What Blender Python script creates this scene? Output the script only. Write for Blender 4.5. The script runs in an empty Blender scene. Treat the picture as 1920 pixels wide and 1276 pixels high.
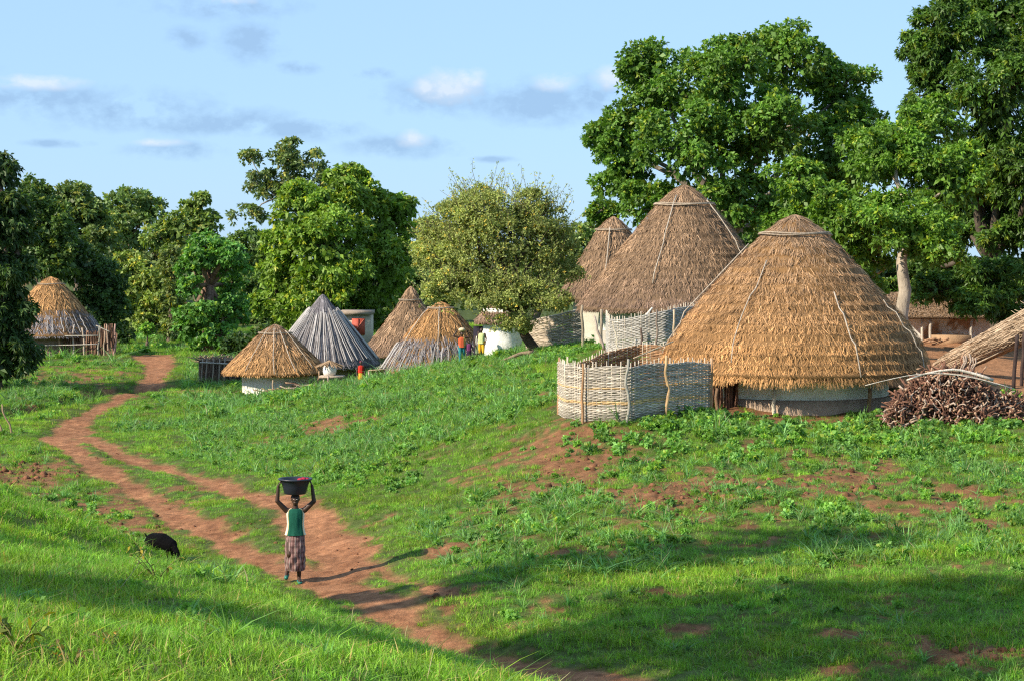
import bpy, math, random
import numpy as np
from mathutils import Vector, Matrix, Euler
R = math.radians
rng = np.random.default_rng(7)
random.seed(7)
C = bpy.context.scene.collection
SC = bpy.context.scene

# ---------------------------------------------------------------- camera, sun, sky, exposure
F_PX, CX, CY, PITCH = 3733.0, 960.0, 638.0, math.atan(158 / 3733.0)
cam = bpy.data.cameras.new('camera'); cam_o = bpy.data.objects.new('camera', cam); C.objects.link(cam_o)
cam.sensor_width = 36; cam.lens = 36 * F_PX / 1920; cam.clip_start = 0.1; cam.clip_end = 9000
cam_o.location = (0, 0, 0); cam_o.rotation_euler = (R(90) - PITCH, 0, 0)
SC.camera = cam_o
SUN_EL, SUN_AZ = R(32), R(60)          # azimuth measured from "behind the camera" towards the left
SUNV = np.array([-math.sin(SUN_AZ) * math.cos(SUN_EL), -math.cos(SUN_AZ) * math.cos(SUN_EL), math.sin(SUN_EL)])
sl = bpy.data.lights.new('sun', 'SUN'); so = bpy.data.objects.new('sun', sl); C.objects.link(so)
sl.energy = 4.6; sl.angle = R(0.5); sl.color = (1.0, 0.89, 0.72)
so.rotation_euler = Vector(SUNV).to_track_quat('Z', 'Y').to_euler()
SC.view_settings.view_transform = 'Standard'; SC.view_settings.look = 'None'
SC.view_settings.exposure = 0.75; SC.view_settings.gamma = 1
SC.render.engine = 'CYCLES'
SC.cycles.use_denoising = False; SC.cycles.pixel_filter_type = 'BLACKMAN_HARRIS'; SC.cycles.filter_width = 1.2; SC.cycles.sample_clamp_indirect = 4
SC.cycles.max_bounces = 6; SC.cycles.diffuse_bounces = 3; SC.cycles.glossy_bounces = 2
SC.cycles.transmission_bounces = 3; SC.cycles.transparent_max_bounces = 4
SC.cycles.caustics_reflective = False; SC.cycles.caustics_refractive = False

def make_world():
    w = bpy.data.worlds.new("World"); SC.world = w; w.use_nodes = True
    nt = w.node_tree; N = nt.nodes; L = nt.links
    bg = N['Background']
    sky = N.new('ShaderNodeTexSky'); sky.sky_type = 'NISHITA'; sky.sun_disc = False
    sky.sun_elevation = SUN_EL; sky.sun_rotation = math.atan2(SUNV[0], SUNV[1])
    sky.air_density = 1.0; sky.dust_density = 0.3; sky.ozone_density = 2.0
    tint = N.new('ShaderNodeMix'); tint.data_type = 'RGBA'; tint.blend_type = 'MULTIPLY'; tint.inputs[0].default_value = 1
    tint.inputs[7].default_value = SKY_TINT
    L.new(sky.outputs[0], tint.inputs[6])
    mf = N.new('ShaderNodeMix'); mf.data_type = 'RGBA'; mf.inputs[0].default_value = .78; L.new(tint.outputs[2], mf.inputs[6]); mf.inputs[7].default_value = SKY_FLAT
    tc = N.new('ShaderNodeTexCoord'); sp = N.new('ShaderNodeSeparateXYZ'); L.new(tc.outputs['Generated'], sp.inputs[0])
    def m(op, a, b=None, c=None, clamp=False):
        n = N.new('ShaderNodeMath'); n.operation = op; n.use_clamp = clamp
        for i, q in enumerate((a, b, c)):
            if q is None: continue
            if isinstance(q, (int, float)): n.inputs[i].default_value = q
            else: L.new(q, n.inputs[i])
        return n.outputs[0]
    az = m('ARCTAN2', sp.outputs[0], sp.outputs[1]); el = m('ARCSINE', sp.outputs[2])
    def noise(sx, sy, off, detail=6, rough=.6):
        cb = N.new('ShaderNodeCombineXYZ'); L.new(m('MULTIPLY', az, sx), cb.inputs[0]); L.new(m('MULTIPLY', el, sy), cb.inputs[1]); cb.inputs[2].default_value = off
        n = N.new('ShaderNodeTexNoise'); n.inputs['Scale'].default_value = 1; n.inputs['Detail'].default_value = detail; n.inputs['Roughness'].default_value = rough
        L.new(cb.outputs[0], n.inputs['Vector']); return n.outputs[0]
    nz = noise(42, 64, 3.3); nz2 = noise(110, 150, 8.1, 5)
    def blobs(lst):
        tot = None
        for (px, py, rx, ry) in lst:
            a0 = math.atan((px - CX) / F_PX); e0 = math.atan((480 - py) / F_PX); ra = rx / F_PX; re = ry / F_PX
            d2 = m('ADD', m('POWER', m('DIVIDE', m('SUBTRACT', az, a0), ra), 2), m('POWER', m('DIVIDE', m('SUBTRACT', el, e0), re), 2))
            g = m('EXPONENT', m('MULTIPLY', d2, -1.0))
            tot = g if tot is None else m('MAXIMUM', tot, g)
        return tot
    def cloud(lst, th, soft):
        v = m('MULTIPLY', blobs(lst), m('ADD', m('MULTIPLY', m('SUBTRACT', nz, .28), 1.9), m('MULTIPLY', m('SUBTRACT', nz2, .4), 1.0)))
        return m('DIVIDE', m('SUBTRACT', v, th), soft, clamp=True)
    grey = cloud([(60, 195, 170, 30), (250, 215, 190, 38), (400, 232, 170, 28), (560, 245, 120, 22), (430, 22, 150, 24), (475, 85, 60, 40), (560, 132, 45, 12),
                  (700, 142, 40, 11), (830, 185, 120, 38), (1010, 195, 110, 45), (1120, 180, 70, 40), (760, 275, 110, 22), (330, 285, 90, 18), (110, 275, 60, 8),
                  (930, 300, 40, 7), (350, 80, 40, 22), (-300, 180, 300, 50), (2300, 150, 300, 60), (3400, 200, 500, 60), (-1500, 120, 600, 70)], .10, .46)
    white = cloud([(840, 165, 65, 34), (880, 150, 34, 24), (800, 165, 30, 20), (778, 262, 32, 18), (60, 165, 100, 16), (1040, 155, 45, 18), (1140, 150, 35, 25), (300, 272, 50, 8), (430, 8, 60, 10)], .14, .5)
    mg = N.new('ShaderNodeMix'); mg.data_type = 'RGBA'; L.new(m('MULTIPLY', grey, .8), mg.inputs[0]); L.new(mf.outputs[2], mg.inputs[6]); mg.inputs[7].default_value = CLOUD_GREY
    mw = N.new('ShaderNodeMix'); mw.data_type = 'RGBA'; L.new(m('MULTIPLY', white, .72), mw.inputs[0]); L.new(mg.outputs[2], mw.inputs[6]); mw.inputs[7].default_value = CLOUD_WHITE
    L.new(mw.outputs[2], bg.inputs['Color']); bg.inputs['Strength'].default_value = SKY_STR
SKY_STR = 0.11
SKY_TINT = (0.74, 0.95, 1.30, 1); SKY_FLAT = (2.55, 3.85, 5.35, 1)
CLOUD_GREY = (1.90, 3.02, 4.55, 1); CLOUD_WHITE = (4.6, 5.1, 5.7, 1)
make_world()

# ---------------------------------------------------------------- pixel <-> world
cp, sp_ = math.cos(PITCH), math.sin(PITCH)
def ray(px, py):
    xc = (px - CX) / F_PX; yc = (CY - py) / F_PX
    v = np.array([xc, cp + yc * sp_, -sp_ + yc * cp]); return v / v[1]
def W(px, py, d): return ray(px, py) * d                      # point seen at a photo pixel, d metres ahead
def S(d): return d / F_PX                                      # metres per photo pixel at distance d
HZ = 480.0

# ---------------------------------------------------------------- terrain height (thin plate spline through surveyed points)
cps = []
for (px, py, d) in [(0,1276,11),(250,1276,11.5),(530,1276,12.5),(0,1100,18),(300,1130,17.5),(600,1200,15.5),(0,1000,25),(250,1050,23),
        (1060,1310,18),(800,1216,20.5),(560,1122,24),(300,1040,29),(100,970,33),(0,945,36),
        (550,1075,37),(700,1085,36.5),(640,1000,43),(450,925,52),(300,880,58),(180,830,66),(130,815,70),(240,740,88),(290,700,102),(300,665,120),
        (0,880,57),(0,800,72),(0,720,95),(100,680,112),(450,660,128),(440,745,90),(510,748,89),(560,748,90),(600,742,91),
        (640,733,88),(800,695,82),(1000,668,75),(1048,787,48.5),(1170,790,47.5),(1335,778,49.5),(1500,783,50),(1660,782,50),(1790,805,48),(1910,812,47.5),
        (600,800,66),(800,780,62),(950,740,62),(1000,830,48),(800,860,50),(650,880,52),(620,930,47),(450,830,66),(350,780,77),
        (1100,880,44),(1500,880,43),(1900,880,43),(1100,960,39),(1500,960,38.5),(1900,960,38),(900,960,41),(900,1030,37.5),(1300,1040,35.5),(1700,1040,35),
        (1300,1150,31),(1700,1150,30.5),(1150,1270,27),(1500,1276,27),(1900,1276,26.5),(780,1110,33.5),
        (1850,700,62),(1750,645,78),(1900,640,80),(1100,655,68),(1250,668,60),(1600,670,62),(942,668,88)]:
    cps.append(W(px, py, d))
for (px, d, z) in [(1060,22.0,-5.6),(800,24.5,-5.75),(560,28.5,-5.9),(300,33.5,-5.95),(100,38,-6.0),(0,41,-6.05),(830,97,-5.5),(760,104,-6.0),(1150,95,-3.9),(1500,100,-3.6),(1900,115,-3.8),
        (300,150,-6),(0,150,-6),(700,150,-6),(1000,150,-5.6),(-200,60,-6.1),(-250,100,-6),(-500,20,-3.0),(-300,36,-4.6),(2200,40,-4.5),(2200,60,-3.6),(2300,28,-5.4)]:
    cps.append(np.array([(px - CX) / F_PX * d, d, z]))
for q in [(0,0,-1.8),(-12,0,-1.2),(0,-20,-0.8),(-30,-10,-.5),(22,0,-4.6),(10,10,-4.2),(-35,25,-3.5),(-45,60,-5.8),(60,40,-4.2),(60,90,-3.8),(-80,120,-6),(90,150,-4.5),(-60,-60,-1),(60,-60,-4),
          (0,240,-6),(160,220,-5),(-160,220,-6),(200,80,-5),(-200,60,-6),(0,-150,-3)]:
    cps.append(np.array(q, float))
cps = np.array(cps)
def tps_k(r2): return np.where(r2 > 1e-9, r2 * np.log(np.maximum(r2, 1e-9)), 0) * .5
def tps_fit(P):
    n = len(P); X = P[:, :2] / 50.
    K = tps_k(((X[:, None] - X[None]) ** 2).sum(-1)) + np.eye(n) * 2e-4
    A = np.zeros((n + 3, n + 3)); A[:n, :n] = K; A[:n, n] = 1; A[:n, n+1:] = X; A[n, :n] = 1; A[n+1:, :n] = X.T
    return np.linalg.solve(A, np.r_[P[:, 2], 0, 0, 0]), X
TW, TX = tps_fit(cps)
def hash2(i, j, s):
    h = np.sin(i * 127.1 + j * 311.7 + s * 74.7) * 43758.5453
    return h - np.floor(h)
def vnoise(x, y, s=0):
    i = np.floor(x); j = np.floor(y); fx = x - i; fy = y - j
    fx = fx * fx * (3 - 2 * fx); fy = fy * fy * (3 - 2 * fy)
    a = hash2(i, j, s); b = hash2(i + 1, j, s); c = hash2(i, j + 1, s); d = hash2(i + 1, j + 1, s)
    return (a * (1 - fx) + b * fx) * (1 - fy) + (c * (1 - fx) + d * fx) * fy
def fbm(x, y, s=0, o=4):
    t = 0; a = .5; n = 0
    for k in range(o):
        t = t + a * vnoise(x * 2 ** k + 13.7 * k, y * 2 ** k - 7.1 * k, s + k); n += a; a *= .5
    return t / n
def base_height(x, y):
    x = np.atleast_1d(np.asarray(x, float)); y = np.atleast_1d(np.asarray(y, float))
    out = np.empty(x.shape); f = x.ravel(); g = y.ravel(); o = out.ravel()
    for k in range(0, len(f), 20000):
        xx = np.c_[f[k:k+20000], g[k:k+20000]] / 50.
        r2 = ((xx[:, None, :] - TX[None]) ** 2).sum(-1)
        o[k:k+20000] = tps_k(r2) @ TW[:-3] + TW[-3] + xx @ TW[-2:]
    out = o.reshape(x.shape)
    r = np.hypot(x, y); t = np.clip((r - 170) / 80, 0, 1)
    return np.clip(out, -7.2, 0) * (1 - t) + (-5.6) * t

# paths: polylines (photo pixel on the ground) turned into world, with half widths in metres
def ground_hit(px, py, dmin=8, dmax=160):
    ds = np.arange(dmin, dmax, .25); rr = ray(px, py)
    h = base_height(rr[0] * ds, ds); z = rr[2] * ds
    k = np.where(z <= h)[0]
    d = ds[k[0]] if len(k) else dmax
    return np.array([rr[0] * d, d])
def poly(pts):
    return [(np.array([W(px, 600, d)[0], d]), w) for (px, d, w) in pts]
PATHS = [
    poly([(1250,24.5,.75),(1150,27,.7),(1000,28.5,.58),(860,30,.5),(760,32,.45),(660,35,.55),(600,37.5,.7),(520,39.5,.5),(440,43,.5),(370,46,.5),(300,50.5,.5),(250,54.5,.45),(190,58.5,.5),(130,64,.55),(100,68,.7),(140,73,.8)]),
    poly([(640,37,.7),(650,40,.75),(600,43,.75),(545,47,.65),(470,51,.55),(400,54.5,.5),(330,57.5,.45),(260,60.5,.5),(200,65,.5),(150,69,.55),(130,73,.6),(180,80,.55),(225,87,.55),(275,93,.6),(292,101,.7),(300,110,.9),(280,120,1.5)]),
    poly([(290,119,.8),(370,119,.6),(420,117,.5)]),
    poly([(170,122,1.0),(290,121,1.0)]),
    poly([(700,38,.15),(740,36.3,.22),(790,34.6,.25),(840,33.2,.10)]),
]
def seg_dist(x, y, pl):
    best = np.full(x.shape, 1e9)
    for (a, wa), (b, wb) in zip(pl[:-1], pl[1:]):
        ab = b - a; t = np.clip(((x - a[0]) * ab[0] + (y - a[1]) * ab[1]) / (ab @ ab), 0, 1)
        dd = np.hypot(x - a[0] - t * ab[0], y - a[1] - t * ab[1]) - (wa + (wb - wa) * t)
        best = np.minimum(best, dd)
    return best
def path_d(x, y):
    """signed distance to the edge of the worn track, ragged"""
    b = np.full(x.shape, 1e9)
    for p in PATHS: b = np.minimum(b, seg_dist(x, y, p))
    return b + .10 + (fbm(x * 1.3, y * 1.3, 5) - .5) * .75 + (fbm(x * 6, y * 6, 9, 2) - .5) * .22
# patches of bare soil: photo pixel centre, radii in px, strength
BARE = []
for (px, py, rx, ry, s) in [(1080,860,100,50,1.05),(1010,890,120,44,.85),(880,900,60,25,.55),(1130,925,60,30,.75),(610,800,95,22,1.0),(700,780,50,14,.6),(840,1033,90,12,.95),(900,690,60,10,.6),(980,740,60,14,.5),
        (1330,925,240,44,.95),(1590,905,140,34,1.05),(1620,930,60,25,.8),(1760,925,110,34,.95),(1480,960,120,22,.5),(1830,985,70,16,.6),(1240,1118,30,9,1.0),(1270,1185,80,10,.8),(1600,1200,110,12,.8),(1850,1235,130,24,1.0),(1600,1265,160,14,.8),
        (60,890,95,30,1.0),(140,950,190,40,.9),(230,985,110,26,.9),(330,930,60,30,.6),(60,930,90,26,.7),(390,940,90,14,.55),(420,905,30,10,.6),(380,738,80,9,1.0),(300,715,25,10,.3),(140,700,160,34,.75),(100,760,90,6,.6),
        (800,1110,70,22,.8),(850,1145,45,16,.8),(1060,1040,30,6,.8),(1850,690,190,50,1.4),(1800,650,160,30,1.4),(1430,777,170,9,1.1),(1180,655,100,12,.6),(1880,800,80,14,.5),(1180,888,40,18,.4),(1420,850,60,14,.35)]:
    c = ground_hit(px, py, 24 if py > 1000 and px > 600 else 8)
    d = c[1]; sl_ = max(.05, (py - HZ) / F_PX)
    BARE.append((c[0], c[1], rx * S(d), ry * S(d) / sl_ * .75, s))
def bare(x, y):
    b = np.zeros(x.shape)
    for (cx, cy, rx, ry, s) in BARE:
        b = np.maximum(b, s * np.exp(-(((x - cx) / rx) ** 2 + ((y - cy) / ry) ** 2) * .8))
    n = fbm(x * 1.1, y * 1.1, 21, 4)
    n5 = fbm(x * 3.7, y * 3.7, 25, 3)
    return np.clip((b * .95 + (n - .5) * 1.4 + (n5 - .5) * 1.9 - .38) * 2.2, 0, .92)
def height(x, y):
    x = np.atleast_1d(np.asarray(x, float)); y = np.atleast_1d(np.asarray(y, float))
    h = base_height(x, y)
    pd = path_d(x, y)
    h = h - .07 * np.clip(1 - pd / .35, 0, 1) * (pd < .35)
    h = h + (fbm(x * .35, y * .35, 31) - .5) * .28 + (fbm(x * 1.7, y * 1.7, 41, 3) - .5) * .10
    # shallow drainage ditch on the left
    q = seg_dist(x, y, poly([(-300,71,.2),(0,78,.25),(120,84,.3),(200,92,.45),(262,94,.4)]))
    h = h - .55 * np.exp(-(q / .5) ** 2)
    bb = bare(x, y) * np.clip((60 - np.hypot(x, y)) / 20, 0, 1)
    h = h + bb * (fbm(x * 5, y * 5, 51, 3) - .5) * .14
    return h
def gz(x, y): return float(height(x, y)[0])
def G(px, d):
    x = (px - CX) / F_PX * d; return np.array([x, d, gz(x, d)])

# ---------------------------------------------------------------- mesh builder
class MB:
    def __init__(s): s.v = []; s.q = []; s.t = []; s.c = []; s.n = 0
    def add(s, v, q=None, t=None, c=(1, 1, 1)):
        v = np.asarray(v, np.float32).reshape(-1, 3)
        if q is not None and len(q): s.q.append(np.asarray(q, np.int64) + s.n)
        if t is not None and len(t): s.t.append(np.asarray(t, np.int64) + s.n)
        c = np.asarray(c, np.float32)
        if c.ndim == 1: c = np.tile(c, (len(v), 1))
        s.v.append(v); s.c.append(c); s.n += len(v); return s
    def tube(s, pts, rad, n=6, c=(1, 1, 1), cap=True):
        pts = np.asarray(pts, float); m = len(pts); rad = np.broadcast_to(np.asarray(rad, float), (m,))
        tan = np.gradient(pts, axis=0); tan /= np.linalg.norm(tan, axis=1)[:, None] + 1e-9
        ref = np.array([0, 0, 1.]) if abs(tan[:, 2]).mean() < .8 else np.array([1., 0, 0])
        a = np.cross(tan, ref); a /= np.linalg.norm(a, axis=1)[:, None] + 1e-9; b = np.cross(tan, a)
        th = np.arange(n) / n * 2 * np.pi
        V = pts[:, None] + rad[:, None, None] * (a[:, None] * np.cos(th)[None, :, None] + b[:, None] * np.sin(th)[None, :, None])
        i = np.arange(m - 1)[:, None] * n; j = np.arange(n)[None]; j2 = (j + 1) % n
        Q = np.stack([i + j, i + j2, i + n + j2, i + n + j], -1).reshape(-1, 4)
        V = V.reshape(-1, 3); T = None
        if cap:
            V = np.vstack([V, pts[0], pts[-1]]); k = np.arange(n); k2 = (k + 1) % n
            T = np.vstack([np.c_[k2, k, np.full(n, m * n)], np.c_[(m-1)*n + k, (m-1)*n + k2, np.full(n, m * n + 1)]])
        c = np.asarray(c, float)
        if c.ndim == 2 and len(c) == m: c = np.vstack([np.repeat(c, n, 0)] + ([c[:1], c[-1:]] if cap else []))
        return s.add(V, Q, T, c)
    def box(s, lo, hi, c=(1, 1, 1), rot=0, jit=0):
        lo = np.array(lo, float); hi = np.array(hi, float); ctr = (lo + hi) / 2; h = (hi - lo) / 2
        V = np.array([[x, y, z] for x in (-1, 1) for y in (-1, 1) for z in (-1, 1)]) * h
        cr, sr = math.cos(rot), math.sin(rot)
        V = V @ np.array([[cr, sr, 0], [-sr, cr, 0], [0, 0, 1]]) + ctr
        Q = [(0,1,3,2),(4,6,7,5),(0,4,5,1),(2,3,7,6),(0,2,6,4),(1,5,7,3)]
        return s.add(V, Q, None, c)
    def lathe(s, prof, ctr=(0, 0, 0), n=48, c=(1, 1, 1), a0=0, a1=2*math.pi, ry=1.0, wob=None):
        prof = np.asarray(prof, float); m = len(prof); full = abs(a1 - a0 - 2 * math.pi) < 1e-6
        th = np.linspace(a0, a1, n + (0 if full else 1), endpoint=not full); k = len(th)
        rr = prof[:, 0][:, None] * np.ones(k); zz = prof[:, 1][:, None] * np.ones(k)
        if wob is not None: dr, dz = wob(th, prof); rr = rr + dr; zz = zz + dz
        V = np.stack([rr * np.cos(th), rr * np.sin(th) * ry, zz], -1).reshape(-1, 3) + np.array(ctr)
        i = np.arange(m - 1)[:, None] * k; j = np.arange(k if full else k - 1)[None]; j2 = (j + 1) % k
        Q = np.stack([i + j, i + k + j, i + k + j2, i + j2], -1).reshape(-1, 4)
        c = np.asarray(c, float)
        if c.ndim == 2 and len(c) == m: c = np.repeat(c, k, 0)
        return s.add(V, Q, None, c)
    def build(s, name, mat, parent=None, smooth=False, origin=None):
        V = np.vstack(s.v).astype(np.float32)
        o0 = np.zeros(3)
        if parent is not None:
            q_ = parent
            while q_.parent is not None: q_ = q_.parent
            if '_o' in q_: o0 = np.array(q_['_o'])
        elif origin is not None: o0 = np.array(origin, float)
        V = V - o0.astype(np.float32)
        Q = np.vstack(s.q) if s.q else np.zeros((0, 4), int); T = np.vstack(s.t) if s.t else np.zeros((0, 3), int)
        me = bpy.data.meshes.new(name); me.vertices.add(len(V)); me.vertices.foreach_set('co', V.ravel())
        loops = np.r_[Q.ravel(), T.ravel()].astype(np.int32); me.loops.add(len(loops)); me.loops.foreach_set('vertex_index', loops)
        tot = len(Q) + len(T); me.polygons.add(tot)
        st = np.r_[np.arange(len(Q)) * 4, len(Q) * 4 + np.arange(len(T)) * 3].astype(np.int32)
        me.polygons.foreach_set('loop_start', st)
        if smooth: me.polygons.foreach_set('use_smooth', np.ones(tot, bool))
        me.update(calc_edges=True)
        ca = me.color_attributes.new('col', 'FLOAT_COLOR', 'POINT')
        cc = np.ones((len(V), 4), np.float32); cc[:, :3] = np.vstack(s.c); ca.data.foreach_set('color', cc.ravel())
        me.materials.append(mat)
        o = bpy.data.objects.new(name, me); C.objects.link(o)
        if parent is not None: o.parent = parent
        else: o.location = o0
        return o
def tag(o, label=None, cat=None, group=None, kind=None):
    if label: o['label'] = label
    if cat: o['category'] = cat
    if group: o['group'] = group
    if kind: o['kind'] = kind
    return o
def thing(name, label, cat, loc, group=None):
    o = bpy.data.objects.new(name, None); C.objects.link(o); o.location = loc; o['_o'] = [float(v) for v in loc]
    o.empty_display_size = .2
    return tag(o, label, cat, group)
def copy_tree(o, loc, rot=0, label=None):
    def rec(s, p):
        c = s.copy(); C.objects.link(c); c.parent = p
        for ch in s.children: rec(ch, c)
        return c
    c = rec(o, None); c.location = loc; c.rotation_euler = (0, 0, rot)
    if label: c['label'] = label
    return c

# ---------------------------------------------------------------- materials (colour attribute x procedural noise)
def mat(name, rough=.8, nscale=8., namt=.35, bump=0., bscale=30., transl=0., spec=.25, stretch=(1, 1, 1), tint_attr=False, tcol=(1.25, 1.35, .45), metal=0):
    m = bpy.data.materials.new(name); m.use_nodes = True; nt = m.node_tree; N = nt.nodes; L = nt.links
    p = N['Principled BSDF']; out = N['Material Output']
    p.inputs['Roughness'].default_value = rough; p.inputs['Specular IOR Level'].default_value = spec; p.inputs['Metallic'].default_value = metal
    at = N.new('ShaderNodeAttribute'); at.attribute_name = 'col'; col = at.outputs['Color']
    if tint_attr:
        ti = N.new('ShaderNodeAttribute'); ti.attribute_type = 'INSTANCER'; ti.attribute_name = 'tint'
        mx = N.new('ShaderNodeMix'); mx.data_type = 'RGBA'; mx.blend_type = 'MULTIPLY'; mx.inputs[0].default_value = 1
        L.new(col, mx.inputs[6]); L.new(ti.outputs['Color'], mx.inputs[7]); col = mx.outputs[2]
    if namt > 0:
        tc = N.new('ShaderNodeTexCoord'); mp = N.new('ShaderNodeMapping'); mp.inputs['Scale'].default_value = stretch
        L.new(tc.outputs['Object'], mp.inputs[0])
        n = N.new('ShaderNodeTexNoise'); n.inputs['Scale'].default_value = nscale; n.inputs['Detail'].default_value = 5; n.inputs['Roughness'].default_value = .65
        L.new(mp.outputs[0], n.inputs['Vector'])
        mr = N.new('ShaderNodeMapRange'); mr.inputs[1].default_value = .3; mr.inputs[2].default_value = .7; mr.inputs[3].default_value = 1 - namt; mr.inputs[4].default_value = 1 + namt * .8
        L.new(n.outputs[0], mr.inputs[0])
        vm = N.new('ShaderNodeVectorMath'); vm.operation = 'SCALE'; L.new(col, vm.inputs[0]); L.new(mr.outputs[0], vm.inputs['Scale']); col = vm.outputs[0]
        if bump > 0:
            n2 = N.new('ShaderNodeTexNoise'); n2.inputs['Scale'].default_value = bscale; n2.inputs['Detail'].default_value = 6; n2.inputs['Roughness'].default_value = .7
            L.new(mp.outputs[0], n2.inputs['Vector'])
            b = N.new('ShaderNodeBump'); b.inputs['Strength'].default_value = bump; b.inputs['Distance'].default_value = .05
            L.new(n2.outputs[0], b.inputs['Height']); L.new(b.outputs[0], p.inputs['Normal'])
    L.new(col, p.inputs['Base Color'])
    if transl > 0:
        tr = N.new('ShaderNodeBsdfTranslucent'); v2 = N.new('ShaderNodeVectorMath'); v2.operation = 'MULTIPLY'; v2.inputs[1].default_value = tcol
        L.new(col, v2.inputs[0]); L.new(v2.outputs[0], tr.inputs[0])
        ms = N.new('ShaderNodeMixShader'); ms.inputs[0].default_value = transl
        L.new(p.outputs[0], ms.inputs[1]); L.new(tr.outputs[0], ms.inputs[2]); L.new(ms.outputs[0], out.inputs[0])
    return m
M = dict(
    ground=mat('ground_soil', .95, 5.0, .38, 1.0, 22., spec=.08),
    thatch=mat('thatch_straw', .75, 5., .22, spec=.2),
    reed=mat('grey_reed', .7, 5., .25, spec=.2),
    wicker=mat('wicker', .7, 7., .28, spec=.25),
    wood=mat('bark_wood', .85, 14., .4, .6, 40., spec=.2, stretch=(1, 1, .3)),
    bark=mat('tree_bark', .9, 4., .4, .8, 12., spec=.15, stretch=(1, 1, .4)),
    plaster=mat('mud_plaster', .9, 2.2, .16, .4, 12., spec=.1),
    mud=mat('brown_mud', .95, 3., .25, .6, 15., spec=.1),
    leaf=mat('foliage', .5, 1.2, .25, transl=.30, spec=.35),
    leafdull=mat('foliage_matt', .65, 1.2, .25, transl=.25, spec=.2),
    grass=mat('grass_blade', .55, 1.0, .25, transl=.38, spec=.3, tint_attr=True),
    skin=mat('dark_skin', .5, 20., .1, spec=.35),
    cloth=mat('cotton_cloth', .85, 12., .12, .3, 60., spec=.15),
    plastic=mat('black_plastic', .42, 6., .08, spec=.4),
    fur=mat('black_fur', .9, 25., .5, .8, 60., spec=.08),
    paint=mat('painted_iron', .6, 6., .25, .3, 30., spec=.3),
)

# ---------------------------------------------------------------- ground and path: one polar sheet
def make_ground():
    fine = np.linspace(-.30, .30, 560)
    th = np.r_[np.linspace(-math.pi, -.30, 90, endpoint=False), fine, np.linspace(.30, math.pi, 90, endpoint=False)[1:]]
    r = np.r_[0.4, 1, 2, 4, 6, np.geomspace(8, 150, 640), np.geomspace(155, 5000, 40)]
    k = len(th); m = len(r)
    X = r[:, None] * np.sin(th); Y = r[:, None] * np.cos(th)
    Z = height(X, Y)
    far = np.clip((r - 250) / 2000, 0, 1)[:, None]; Z = Z - far * 2
    V = np.stack([X, Y, Z], -1).reshape(-1, 3)
    x, y = V[:, 0], V[:, 1]
    pd = path_d(x, y); br = bare(x, y); n1 = fbm(x * .6, y * .6, 61); n2 = fbm(x * 4, y * 4, 62, 3)[:, None]
    dirt = np.array([.42, .20, .10]); dirt2 = np.array([.27, .115, .055]); under = np.array([.075, .105, .03]); yard = np.array([.36, .18, .09])
    pc = dirt2 + (dirt - dirt2) * np.clip(n2 * 1.5 - .2, 0, 1)
    pc = pc * (0.75 + .5 * n1[:, None]); n6 = fbm(x * 9, y * 9, 66, 2)[:, None]; pc = pc * (.78 + .44 * n6); rut = np.exp(-((pd + .32) / .10) ** 2)[:, None]; pc = pc * (1 - .16 * rut)
    sc = np.array([.25, .115, .058]) * (.6 + .8 * n2)
    dist = np.hypot(x, y)[:, None]
    under = np.array([.085, .11, .03]) * np.clip(1.25 - dist / 400, .9, 1.2) * (.6 + .8 * n2)
    cc = under * (1 - br[:, None]) + sc * br[:, None]
    ydm = np.clip(((x > 9) * (y > 54) * (y < 100) * (x / y > .16)).astype(float), 0, 1)[:, None]
    cc = cc * (1 - ydm) + yard * (.7 + .6 * n2) * ydm
    pm = np.clip(.5 - pd / .3, 0, 1)[:, None]
    cc = cc * (1 - pm) + pc * pm
    i = np.arange(m - 1)[:, None] * k; j = np.arange(k)[None]; j2 = (j + 1) % k
    Q = np.stack([i + j, i + j2, i + k + j2, i + k + j], -1).reshape(-1, 4)
    onp = (pd[Q].mean(1) < 0) & (dist[Q[:, 0], 0] > 8)
    T = np.c_[np.full(k, len(V)), (np.arange(k) + 1) % k, np.arange(k)]
    Vall = np.vstack([V, [[0, 0, height(0, 0)[0]]]]); call = np.vstack([cc, cc[:1]])
    g = MB().add(Vall, Q[~onp], T, call).build('ground', M['ground'], smooth=True); g['kind'] = 'structure'
    ids = np.unique(Q[onp]); remap = np.full(len(V), -1); remap[ids] = np.arange(len(ids))
    p = MB().add(V[ids], remap[Q[onp]], None, cc[ids]).build('dirt_path', M['ground'], smooth=True); p['kind'] = 'structure'
make_ground()

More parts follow.
